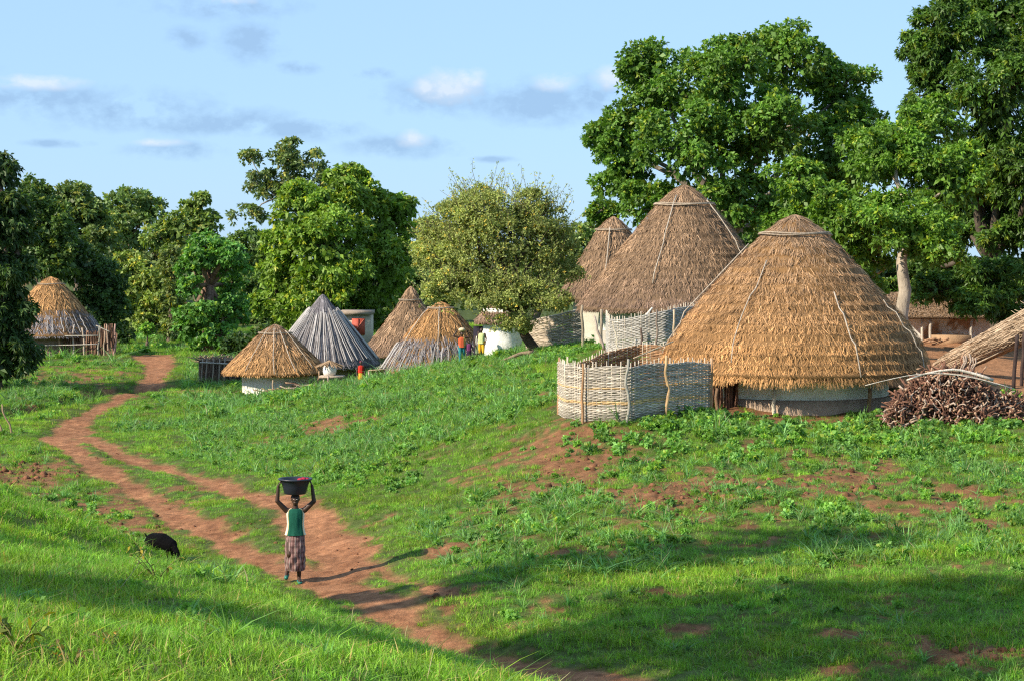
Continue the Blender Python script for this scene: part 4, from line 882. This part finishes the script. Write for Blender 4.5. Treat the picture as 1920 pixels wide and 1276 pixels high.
def garment(rings, n=40, col=(.5,.5,.5), folds=0., nf=7, open_=True, colf=None, ph=0.):
    """rings: (z, cx, cy, rx, ry)"""
    m = MB(); th = np.arange(n) / n * 2 * math.pi; V = []; cl = []
    zs = [r[0] for r in rings]
    for i, (z, cx, cy, rx, ry) in enumerate(rings):
        f = folds * i / (len(rings) - 1) * (np.sin(nf * th + ph + .5 * i) * .6 + np.sin((nf + 4) * th + 1.7 - .3 * i) * .4)
        V.append(np.c_[cx + (rx + f) * np.cos(th), cy + (ry + f) * np.sin(th), np.full(n, z)])
        cl.append(colf(th, i / (len(rings) - 1)) if colf else np.tile(col, (n, 1)))
    k = len(rings)
    for (z, cx, cy, rx, ry) in (rings[-1], rings[0]):       # thin inner return so the cloth has thickness at its hem
        pass
    i = np.arange(k - 1)[:, None] * n; j = np.arange(n)[None]; j2 = (j + 1) % n
    m.add(np.vstack(V), np.stack([i + j, i + n + j, i + n + j2, i + j2], -1).reshape(-1, 4), None, np.vstack(cl)); return m
def place(o, loc, rz=0, sc=1.0):
    o.location = loc; o.rotation_euler = (0, 0, rz); o.scale = (sc, sc, sc)
SKIN = np.array([.055, .028, .018])
def person(label, loc, rz, sc, J, top, bottom, voxel=.009, headcol=None, toprings=None, sleeve=None, group=None, extra=None, hands=None, shoes=None, head_c=(0, -.01, 1.50)):
    root = thing('person', label, 'person', (0, 0, 0), group)
    b = MB(); hc = np.array(head_c)
    ell(b, hc + [0, 0, .005], (.073, .092, .108)); ell(b, hc + [0, -.03, -.055], (.052, .062, .055)); ell(b, hc + [0, -.098, -.012], (.014, .020, .022)); ell(b, hc + [0, -.080, -.052], (.028, .016, .012))
    for s in (-1, 1): ell(b, hc + [s * .074, .01, -.005], (.010, .020, .028)); ell(b, hc + [s * .03, -.078, .022], (.018, .012, .008))
    capsule(b, hc + [0, .02, -.09], (0, .0, J['chest'][2] + .13), .047, .052); ch = np.array(J['chest']); pv = np.array(J['pelvis'])
    capsule(b, ch + [-.07, 0, .06], ch + [.07, 0, .06], .085, .085); capsule(b, ch + [0, 0, .04], pv + [0, 0, .10], .108, .095); capsule(b, pv + [-.06, 0, 0], pv + [.06, 0, 0], .10, .10)
    for s in 'LR':
        sh_, el_, wr = (np.array(J[k + s]) for k in ('sh', 'el', 'wr')); capsule(b, ch + [np.sign(sh_[0]) * .06, 0, .10], sh_, .055, .052); capsule(b, sh_, el_, .053, .040); capsule(b, el_, wr, .041, .028)
        hp, kn, an, toe = (np.array(J[k + s]) for k in ('hp', 'kn', 'an', 'toe')); capsule(b, hp, kn, .085, .055); capsule(b, kn, kn + (an - kn) * .35, .054, .056); capsule(b, kn + (an - kn) * .35, an, .054, .034)
        capsule(b, an + [0, .02, -.03], toe, .036, .026); capsule(b, an + [0, .03, -.04], toe + [.02, .01, -.004], .03, .02)
        hd = (hands or {}).get(s); d0 = unit(wr - el_)
        if hd is None: hd = (d0, np.array([0, -1., 0]), .5, np.array([-np.sign(sh_[0]), -.2, 0.]))
        hand(b, wr, hd[0], hd[1], hd[2], hd[3])
    body = fuse(b, 'body', M['skin'], SKIN, root, voxel, 3)
    e = MB()
    for s in (-1, 1): ell(e, hc + [s * .029, -.086, .006], (.011, .007, .006), 6)
    e.c = [np.tile(np.array([.6,.58,.55], np.float32), (len(v), 1)) for v in e.v]; e.build('eyes', M['skin'], body, smooth=True)
    h = MB(); ell(h, hc + [0, .018, .022], (.080, .090, .098)); h.v[-1][:, 2] = np.maximum(h.v[-1][:, 2], hc[2] + .02 - .06 * (h.v[-1][:, 1] > hc[1] + .02))
    h.c = [np.tile(np.array(headcol if headcol is not None else (.012,.010,.009), np.float32), (len(v), 1)) for v in h.v]; h.build('headscarf' if headcol is not None else 'hair', M['cloth'], root, smooth=True)
    top(root); bottom(root)
    if shoes is not None:
        for s in 'LR':
            an, toe = np.array(J['an' + s]), np.array(J['toe' + s]); q = MB(); capsule(q, an + [0, .04, -.075], toe + [0, -.03, -.02], .042, .040); q.v[-1][:, 2] = np.clip(q.v[-1][:, 2], -1e9, min(an[2] - .062, 1e9) + 0.0 * q.v[-1][:, 2])
            q.c = [np.tile(np.array(shoes, np.float32), (len(v), 1)) for v in q.v]; q.build('sandal', M['plastic'], root, smooth=True)
    place(root, loc, rz, sc); return root
# --- the woman on the path
WD = 37.0; wl = G(552, WD)
J = dict(chest=(0, 0, 1.17), pelvis=(0, .01, .88), shL=(-.165, .0, 1.30), elL=(-.325, -.05, 1.475), wrL=(-.305, -.05, 1.745), shR=(.165, .0, 1.30), elR=(.335, -.04, 1.46), wrR=(.300, -.03, 1.745),
         hpL=(-.085, 0, .86), knL=(-.11, -.12, .52), anL=(-.15, .08, .19), toeL=(-.17, -.02, .10), hpR=(.085, 0, .86), knR=(.07, -.06, .47), anR=(.06, -.02, .085), toeR=(.075, -.17, .028))
def wtop(root):
    rg = [(1.335,0,0,.075,.07),(1.325,0,0,.12,.085),(1.30,0,0,.150,.100),(1.24,0,-.005,.163,.115),(1.16,0,-.01,.160,.122),(1.06,0,-.01,.152,.118),(.97,0,0,.162,.130),(.90,0,0,.178,.145),(.855,0,0,.190,.156)]
    def cf(th, t):
        front = (np.sin(th) < -.05); side = np.abs(np.cos(th)) > .84
        c = np.where(side[:, None], np.array([.74,.66,.50]), np.array([.010,.085,.055])); stripe = (np.abs(np.cos(th)) > .82) & (np.abs(np.cos(th)) < .86)
        return np.where(stripe[:, None], np.array([.5,.42,.2]), c)
    garment(rg, 64, folds=.008, nf=9, colf=cf).build('tank_top', M['cloth'], root, smooth=True)
def wbot(root):
    rg = [(.93,0,0,.150,.118),(.86,0,0,.166,.132),(.78,-.005,0,.176,.142),(.66,-.01,-.02,.178,.150),(.54,-.01,-.03,.180,.155),(.42,-.01,-.03,.180,.160),(.30,-.01,-.03,.176,.160),(.21,-.01,-.02,.172,.155)]
    rg2 = [(np.interp(t, [0,1], [.93,.21]),) + tuple(np.interp(np.interp(t, [0,1], [.93,.21]), [r[0] for r in rg][::-1], [r[k] for r in rg][::-1]) for k in (1,2,3,4)) for t in np.linspace(0, 1, 36)]
    def cf(th, t):
        c = np.tile(np.array([.10,.05,.045]), (len(th), 1)); a = (np.floor(th * 7) % 2 == 0)[:, None]; b = (int(t * 14) % 2 == 0)
        c = np.where(a, c * 1.7 + .03, c); c = c * (1.35 if b else .8)
        line = (np.abs(((th * 3.5) % 1.0) - .5) < .07)[:, None]; return np.where(line, np.array([.36,.30,.27]), c)
    garment(rg2, 120, folds=.026, nf=6, colf=cf, ph=.6).build('wrap_skirt', M['cloth'], root, smooth=True)
woman = person('woman in green tank top walking down the track with both arms raised', wl, 0.12, 1.03, J, wtop, wbot, voxel=.0065, shoes=(.02,.16,.12),
    hands={'L': ((.45, 0, 1.), (1, 0, .2), .9, (0, -1., 0)), 'R': ((-.35, 0, 1.), (-1, 0, .2), .9, (0, -1., 0))}, head_c=(.0, -.01, 1.50))
bz = 1.645; bc = wl + np.array([0.0, 0, bz])
bs = thing('basin', 'round black plastic basin balanced on the head of the woman on the path', 'basin', tuple(bc))
m = MB(); m.lathe([[.001,.012],[.19,.0],[.205,.012],[.235,.14],[.285,.265],[.305,.275],[.312,.262],[.320,.272],[.312,.292],[.290,.292],[.272,.270],[.222,.14],[.190,.03],[.001,.03]], bc, 64, (.020,.024,.036))
m.build('tub', M['plastic'], bs, smooth=True)
m = MB(); a = np.linspace(0, 2 * math.pi, 40); 
for k in range(3): ell(m, bc + [.10 + .055 * k, -.06 + .03 * k, .272 + .01 * (k % 2)], (.055, .05, .032), 8)
m.c = [np.tile(np.array([.42,.03,.06], np.float32), (len(v), 1)) for v in m.v]
o = m.build('cloth_bundle', M['cloth'], origin=bc + [.14, -.04, .27], smooth=True); tag(o, 'small red cloth bundle inside the black basin', 'cloth')

def simple_J(arms='down', stride=.0):
    j = dict(chest=(0, 0, 1.17), pelvis=(0, .01, .88), hpL=(-.085, 0, .86), knL=(-.09, -.03 - stride, .47), anL=(-.09, .0 - stride, .085), toeL=(-.10, -.13 - stride, .028), hpR=(.085, 0, .86), knR=(.09, -.03 + stride, .47), anR=(.09, .02 + stride, .085), toeR=(.10, -.12 + stride, .028))
    if arms == 'up': j.update(shL=(-.165,0,1.32), elL=(-.40,0,1.40), wrL=(-.28,0,1.60), shR=(.165,0,1.32), elR=(.38,0,1.34), wrR=(.30,0,1.54))
    else: j.update(shL=(-.165,0,1.31), elL=(-.24,0,1.05), wrL=(-.24,-.07,.83), shR=(.165,0,1.31), elR=(.24,0,1.05), wrR=(.22,-.10,.85))
    return j
def mktop(col, col2=None, low=.85):
    def f(root):
        rg = [(1.34,0,0,.07,.065),(1.32,0,0,.14,.09),(1.28,0,0,.175,.11),(1.15,0,0,.17,.13),(1.0,0,0,.165,.13),(low,0,0,.185,.145)]
        garment(rg, 32, col, folds=.015, nf=6, colf=None if col2 is None else (lambda th, t: np.where((np.cos(th) > .5)[:, None], np.array(col2), np.array(col)))).build('shirt', M['cloth'], root, smooth=True)
    return f
def mkskirt(col, top=.92, hem=.18, w=.18):
    def f(root):
        garment([(z, 0, 0, np.interp(z, [hem, top], [w, .15]), np.interp(z, [hem, top], [w * .85, .125])) for z in np.linspace(top, hem, 8)], 36, col, folds=.025, nf=6).build('skirt', M['cloth'], root, smooth=True)
    return f
def mktrousers(col, J, end='an'):
    def f(root):
        q = MB()
        for s in 'LR':
            hp, kn, an = (np.array(J[k + s]) for k in ('hp', 'kn', 'an')); capsule(q, hp + [0, 0, .03], kn, .105, .075); capsule(q, kn, kn + (an - kn) * (.85 if end == 'an' else .3), .073, .062)
        capsule(q, (-.07, .01, .90), (.07, .01, .90), .115, .115); fuse(q, 'trousers', M['cloth'], col, root, .014, 2)
    return f
def GP_(px, d): return G(px, d)
J1 = simple_J('up', .05); person('child in orange shirt and teal trousers with both arms raised', GP_(866, 84.5), .1, .88, J1, mktop((.50,.10,.04), (.60,.42,.12)), mktrousers((.03,.20,.22), J1), voxel=.014)
p1 = GP_(866, 84.5); m = MB(); ell(m, p1 + np.array([0, 0, 1.50 * .88 + .17]), (.15, .15, .09), 12); m.c = [np.tile(np.array([.62,.52,.34], np.float32), (len(v), 1)) for v in m.v]
o = m.build('head_bundle', M['cloth'], origin=p1 + np.array([0, 0, 1.42]), smooth=True); tag(o, 'pale straw bundle on the head of the child in orange', 'bundle')
J2 = simple_J('down'); person('small child in a long dark purple dress standing beside the child in orange', GP_(879, 84.5), .2, .60, J2, mktop((.16,.04,.12)), mkskirt((.045,.02,.06), 1.0, .12, .20), voxel=.014)
J3 = simple_J('down'); person('child in a pale green shirt and yellow shorts near the whitewashed hut', GP_(903, 86.0), -.2, .84, J3, mktop((.52,.58,.26), None, .80), mktrousers((.72,.42,.03), J3, 'kn'), voxel=.014)
J4 = simple_J('down'); person('child in a white shirt standing left of the child in yellow shorts', GP_(897, 86.6), .3, .80, J4, mktop((.72,.72,.62), None, .85), mkskirt((.15,.2,.12), .9, .4, .17), voxel=.014)
J5 = simple_J('down'); person('child in a red top and yellow skirt in front of the grey reed hut', GP_(676, 87.6), .1, .74, J5, mktop((.50,.03,.02), None, .9), mkskirt((.80,.42,.04), 1.0, .35, .18), voxel=.014, headcol=(.25,.03,.08))
# --- grazing black goat by the path
gg_ = G(299, 41.5); gt = thing('goat', 'small black goat grazing head down beside the track behind the near grass slope', 'goat', (0, 0, 0))
b = MB()
capsule(b, (-.18, 0, .37), (.02, 0, .40), .175, .155); capsule(b, (.02, 0, .40), (.22, 0, .34), .155, .125); capsule(b, (-.22, 0, .36), (-.18, 0, .34), .15, .15)
capsule(b, (.24, 0, .38), (.40, -.04, .22), .075, .05); capsule(b, (.40, -.04, .20), (.47, -.06, .10), .048, .040); capsule(b, (.47, -.06, .10), (.51, -.07, .05), .036, .024)
for s in (-1, 1):
    capsule(b, (.40, -.04 + s * .04, .23), (.36, -.04 + s * .10, .20), .016, .012, 8); capsule(b, (.37, -.04 + s * .02, .25), (.31, -.04 + s * .045, .32), .012, .006, 8)
    capsule(b, (.20, s * .065, .34), (.19, s * .07, .18), .045, .026); capsule(b, (.19, s * .07, .18), (.20, s * .07, .03), .022, .018); capsule(b, (.20, s * .07, .03), (.215, s * .07, .015), .022, .02)
    capsule(b, (-.24, s * .065, .36), (-.17, s * .075, .24), .07, .035); capsule(b, (-.17, s * .075, .24), (-.27, s * .07, .15), .033, .022); capsule(b, (-.27, s * .07, .15), (-.25, s * .07, .03), .021, .017); capsule(b, (-.25, s * .07, .03), (-.235, s * .07, .015), .022, .02)
capsule(b, (-.33, 0, .45), (-.40, .01, .52), .022, .012, 8)
gb_ = fuse(b, 'body', M['fur'], (.0045,.004,.0045), gt, .010, 3); place(gt, gg_ + np.array([0, 0, .02]), -.5, 1.12)

# ---------------------------------------------------------------- grass and weeds (uncountable ground cover)
SRC = bpy.data.collections.new('sources')
def src(mb, name, mt=None):
    o = mb.build(name, mt or M['grass']); C.objects.unlink(o); SRC_cur.objects.link(o); return o
def blades(n, rad, h, w, col, lean=.35, seg=3, cv=.42):
    m = MB(); a = rng.uniform(0, 2 * math.pi, n); r = rad * np.sqrt(rng.random(n)); p0 = np.c_[r * np.cos(a), r * np.sin(a), np.full(n, -.02)]
    la = rng.uniform(0, 2 * math.pi, n); le = np.abs(rng.normal(size=n)) * lean + .08; hh = h * rng.uniform(.45, 1.2, n); d = np.c_[np.cos(la), np.sin(la), np.zeros(n)]
    sd = np.c_[-np.sin(la + rng.normal(size=n) * .8), np.cos(la + rng.normal(size=n) * .8), np.zeros(n)]; V = []
    for i in range(seg + 1):
        t = i / seg; c = p0 + d * (le * hh * t ** 1.8)[:, None] * 1.6 + np.c_[np.zeros(n), np.zeros(n), hh * (t - .35 * np.minimum(le, 1.2) * t * t)]; ww = (w * (1 - t ** 1.5 * .93) * .5)
        V += [c - sd * ww, c + sd * ww]
    V = np.stack(V, 1); Q = []; k = 2 * (seg + 1); base = np.arange(n)[:, None] * k
    for i in range(seg): Q.append(base + np.array([2*i, 2*i+1, 2*i+3, 2*i+2]))
    cc = np.array(col) * rng.uniform(1 - cv, 1 + cv, (n, 1)); dry = rng.random((n, 1)) < .07; cc = np.where(dry, np.array([.40,.33,.14]), cc)
    m.add(V.reshape(-1, 3), np.vstack(Q), None, np.repeat(cc, k, 0)); return m
def rosette(n, L, w, h, col):
    m = MB(); st = np.c_[rng.normal(size=(n, 2)) * L * .5, rng.uniform(.2, 1, n) * h]; dv = unit(np.c_[st[:, :2] + rng.normal(size=(n, 2)) * L * .4, np.full(n, L * .25)]); leaf_cloud(m, st, dv, L, w, 3, col, .25, .7, cvar=.25, yel=.05); return m
def maize(col):
    m = MB()
    for k in range(3):
        o = rng.normal(size=2) * .05; b_ = blades(7, .01, .26, .02, col, lean=.75, seg=4); b_.v[0][:, :2] += o; m.add(b_.v[0], b_.q[0], None, b_.c[0])
    return m
GC = (.190,.370,.038)
SRC_cur = bpy.data.collections.new('grass_sources'); C_grass = SRC_cur
for i in range(6): src(blades(40, .15, .125, .0095, GC, .6), 'grass_tuft_%s' % 'abcdef'[i])
SRC_cur = bpy.data.collections.new('weed_sources'); C_weed = SRC_cur
for i in range(3): src(rosette(30, .065, .045, .10, (.185,.36,.06)), 'weed_tuft')
for i in range(2): src(maize((.165,.33,.075)), 'sprout_tuft')
def gn_scatter(name, label, cat, coll, pts, rot, scl, idx, tint):
    me = bpy.data.meshes.new(name); me.vertices.add(len(pts)); me.vertices.foreach_set('co', pts.astype(np.float32).ravel())
    a = me.attributes.new('rot', 'FLOAT_VECTOR', 'POINT'); a.data.foreach_set('vector', rot.astype(np.float32).ravel())
    a = me.attributes.new('scl', 'FLOAT', 'POINT'); a.data.foreach_set('value', scl.astype(np.float32))
    a = me.attributes.new('pick', 'INT', 'POINT'); a.data.foreach_set('value', idx.astype(np.int32))
    a = me.attributes.new('tint', 'FLOAT_COLOR', 'POINT'); c = np.ones((len(pts), 4), np.float32); c[:, :3] = tint; a.data.foreach_set('color', c.ravel())
    o = bpy.data.objects.new(name, me); C.objects.link(o); tag(o, label, cat, None, 'stuff')
    ng = bpy.data.node_groups.new(name + '_scatter', 'GeometryNodeTree'); ng.interface.new_socket('Geometry', in_out='INPUT', socket_type='NodeSocketGeometry'); ng.interface.new_socket('Geometry', in_out='OUTPUT', socket_type='NodeSocketGeometry')
    N = ng.nodes; L = ng.links; gi = N.new('NodeGroupInput'); go = N.new('NodeGroupOutput'); ip = N.new('GeometryNodeInstanceOnPoints'); ci = N.new('GeometryNodeCollectionInfo')
    ci.inputs['Collection'].default_value = coll; ci.inputs['Separate Children'].default_value = True; ci.inputs['Reset Children'].default_value = True
    def attr(nm, ty):
        n = N.new('GeometryNodeInputNamedAttribute'); n.data_type = ty; n.inputs['Name'].default_value = nm; return n.outputs['Attribute']
    mp = N.new('GeometryNodeMeshToPoints'); L.new(gi.outputs[0], mp.inputs[0]); L.new(mp.outputs[0], ip.inputs['Points']); L.new(ci.outputs[0], ip.inputs['Instance'])
    ip.inputs['Pick Instance'].default_value = True; L.new(attr('pick', 'INT'), ip.inputs['Instance Index']); L.new(attr('rot', 'FLOAT_VECTOR'), ip.inputs['Rotation'])
    L.new(attr('scl', 'FLOAT'), ip.inputs['Scale']); L.new(ip.outputs[0], go.inputs[0])
    md = o.modifiers.new('scatter', 'NODES'); md.node_group = ng
    return o
HUTS = [(1490,53,2.9),(1283,72,3.2),(1150,86,1.8),(515,92,2.6),(605,100,2.2),(770,106,2),(826,93,2.2),(95,121,2.5),(150,118.5,1.2),(190,118.5,1.2),(100,118,1.3),(938,88,1.1)]
def sample(d0, d1, dens, umax=.30):
    A = .5 * (d1 ** 2 - d0 ** 2) * 2 * umax; n = int(A * dens)
    d = np.sqrt(rng.uniform(d0 ** 2, d1 ** 2, n)); u = rng.uniform(-umax, umax, n)
    return u * d, d
def keepmask(x, y):
    k = np.ones(len(x), bool)
    for (px, d, r) in HUTS:
        cx = (px - CX) / F_PX * d; k &= np.hypot(x - cx, y - d) > r
    k &= ~((y > 54) & (y < 100) & (x / y > .16) & (x > 9))
    cx = (1160 - CX) / F_PX * 51; k &= ~((np.abs(x - cx) < 1.7) & (y > 48.6) & (y < 54.5))
    return k
gx, gy, gs = [], [], []
for (d0, d1, dens, sc) in [(6, 20, 75, 1.0), (20, 34, 60, 1.0), (34, 50, 44, 1.05), (50, 75, 24, 1.3), (75, 110, 9, 1.9), (110, 165, 3.5, 2.6)]:
    x, y = sample(d0, d1, dens); gx.append(x); gy.append(y); gs.append(np.full(len(x), sc))
x = np.concatenate(gx); y = np.concatenate(gy); s = np.concatenate(gs)
pd = path_d(x, y); br = bare(x, y); u = rng.random(len(x))
k = (pd > .02) & keepmask(x, y) & (u > br * .93)
x, y, s, pd, br = x[k], y[k], s[k], pd[k], br[k]
n1 = fbm(x * .25, y * .25, 91); n2 = fbm(x * 1.1, y * 1.1, 92)
near = np.clip((26 - y) / 8, 0, 1) * np.clip((.03 - x / y) * 10, 0, 1)
s = s * (.55 + .9 * n2) * np.clip(.45 + pd / 1.0, .45, 1) * (1 - .35 * br) * rng.uniform(.7, 1.25, len(x)) * (1 - .12 * near)
mid = np.clip((y - 34) / 6, 0, 1); s = s * (1 - .18 * mid)
z = height(x, y) - .01
tint = np.ones((len(x), 3)) * (.68 + .68 * n1)[:, None] * rng.uniform(.55, 1.5, (len(x), 1))
tint[:, 0] *= .72 + .62 * n2; tint[:, 2] *= 1.25 - .6 * n2
rt = np.c_[rng.normal(size=len(x)) * .12, rng.normal(size=len(x)) * .12, rng.uniform(0, 6.28, len(x))]
gn_scatter('grass', 'fresh green grass covering the slopes and the valley', 'grass', C_grass, np.c_[x, y, z], rt, s, rng.integers(0, 6, len(x)), tint)
# weeds and crop sprouts on the planted slopes
gx, gy, gs = [], [], []
for (d0, d1, dens, sc) in [(12, 34, 2.2, .8), (34, 50, 12, 1.0), (50, 75, 12, 1.15), (75, 110, 5, 1.7), (110, 150, 2, 2.4)]:
    x, y = sample(d0, d1, dens); gx.append(x); gy.append(y); gs.append(np.full(len(x), sc))
x = np.concatenate(gx); y = np.concatenate(gy); s = np.concatenate(gs)
pd = path_d(x, y); br = bare(x, y); f = fbm(x * .22, y * .22, 101, 3); ppx = x / y * F_PX + CX
zone = np.clip((f - .42) * 6, 0.05, 1); zone = np.maximum(zone, ((y > 42) & (y < 50) & (ppx > 1050)) * .95); zone = np.maximum(zone, ((y > 52) & (y < 90) & (ppx > 350) & (ppx < 1000)) * .7)
k = (pd > .9) & keepmask(x, y) & (rng.random(len(x)) < zone * (1 - .75 * br)); x, y, s, ppx = x[k], y[k], s[k], ppx[k]
n2 = fbm(x * .9, y * .9, 112); s = s * (.5 + .95 * n2) * rng.uniform(.6, 1.4, len(x)) * (1 - .5 * bare(x, y))
s = s * np.where((y > 45.5) & (y < 50) & (ppx > 1050), 1.35, 1)
idx = np.where(rng.random(len(x)) < np.where((y < 44) | ((y > 52) & (ppx < 1000)), .6, .15), rng.integers(0, 2, len(x)), 2 + rng.integers(0, 3, len(x)))
tint = np.ones((len(x), 3)) * rng.uniform(.7, 1.35, (len(x), 1)); tint[:, 2] *= rng.uniform(.8, 1.6, len(x))
rt = np.c_[rng.normal(size=len(x)) * .1, rng.normal(size=len(x)) * .1, rng.uniform(0, 6.28, len(x))]
gn_scatter('weeds', 'leafy weeds and young crop sprouts scattered over the planted slopes', 'weeds', C_weed, np.c_[x, y, height(x, y)], rt, s, idx, tint)

# ---------------------------------------------------------------- yellowing broadleaf plants in the near corner and dry stalks
def broad_plant(label, px, d, h, n, L, col, nm='plant'):
    g = G(px, d); root = thing(nm, label, 'plant', tuple(g)); s_ = MB(); lf = MB()
    for k in range(n):
        a = rng.uniform(0, 6.28); e = g + np.array([math.cos(a) * h * .7, math.sin(a) * h * .7, h * rng.uniform(.5, 1.1)]); p = bend(g, e, 5, .06, .1); s_.tube(p, [.006, .005, .004, .003, .002], 4, (.30,.26,.10), cap=False)
        for q in range(1, 5):
            leaf_cloud(lf, p[q][None], unit(e - g)[None], L, L * .4, 2, np.array(col) * rng.uniform(.7, 1.3), .3, .8, yel=.35)
    s_.build('stem', M['leafdull'], root); lf.build('leaves', M['leafdull'], root)
broad_plant('yellow green broadleaf plant at the bottom left corner', 25, 11.6, .22, 6, .09, (.20,.26,.04))
broad_plant('small leafy plant with tan and orange leaves at the bottom left', 130, 11.4, .14, 5, .05, (.30,.22,.08))
broad_plant('taller yellowing weed standing in the grass below the goat', 290, 20.5, .42, 5, .07, (.17,.20,.04))
broad_plant('dry leaved weed between the corner plant and the slope', 200, 12.2, .12, 5, .04, (.28,.22,.08))
for (px, d, dx, h, lab) in [(215,19,.28,.42,'long thin dry grass stalk slanting right below the goat'),(655,19.2,.03,.22,'short dry stalk on the near crest left of the track'),(755,18.6,.04,.20,'pale dry stalk upright on the near crest'),(800,14,.05,.25,'dry stalk near the bottom middle of the picture'),(1015,16.8,.25,.18,'pale dry stalk slanting at the bottom centre')]:
    g = G(px, d); o = MB().tube(bend(g, g + [dx, 0, h], 6, .03), [.004,.0035,.003,.003,.0025,.0015], 4, (.62,.56,.30)).build('dry_stalk', M['leafdull'], origin=g); tag(o, lab, 'stalk')
for o in bpy.data.objects:
    if '_o' in o: del o['_o']
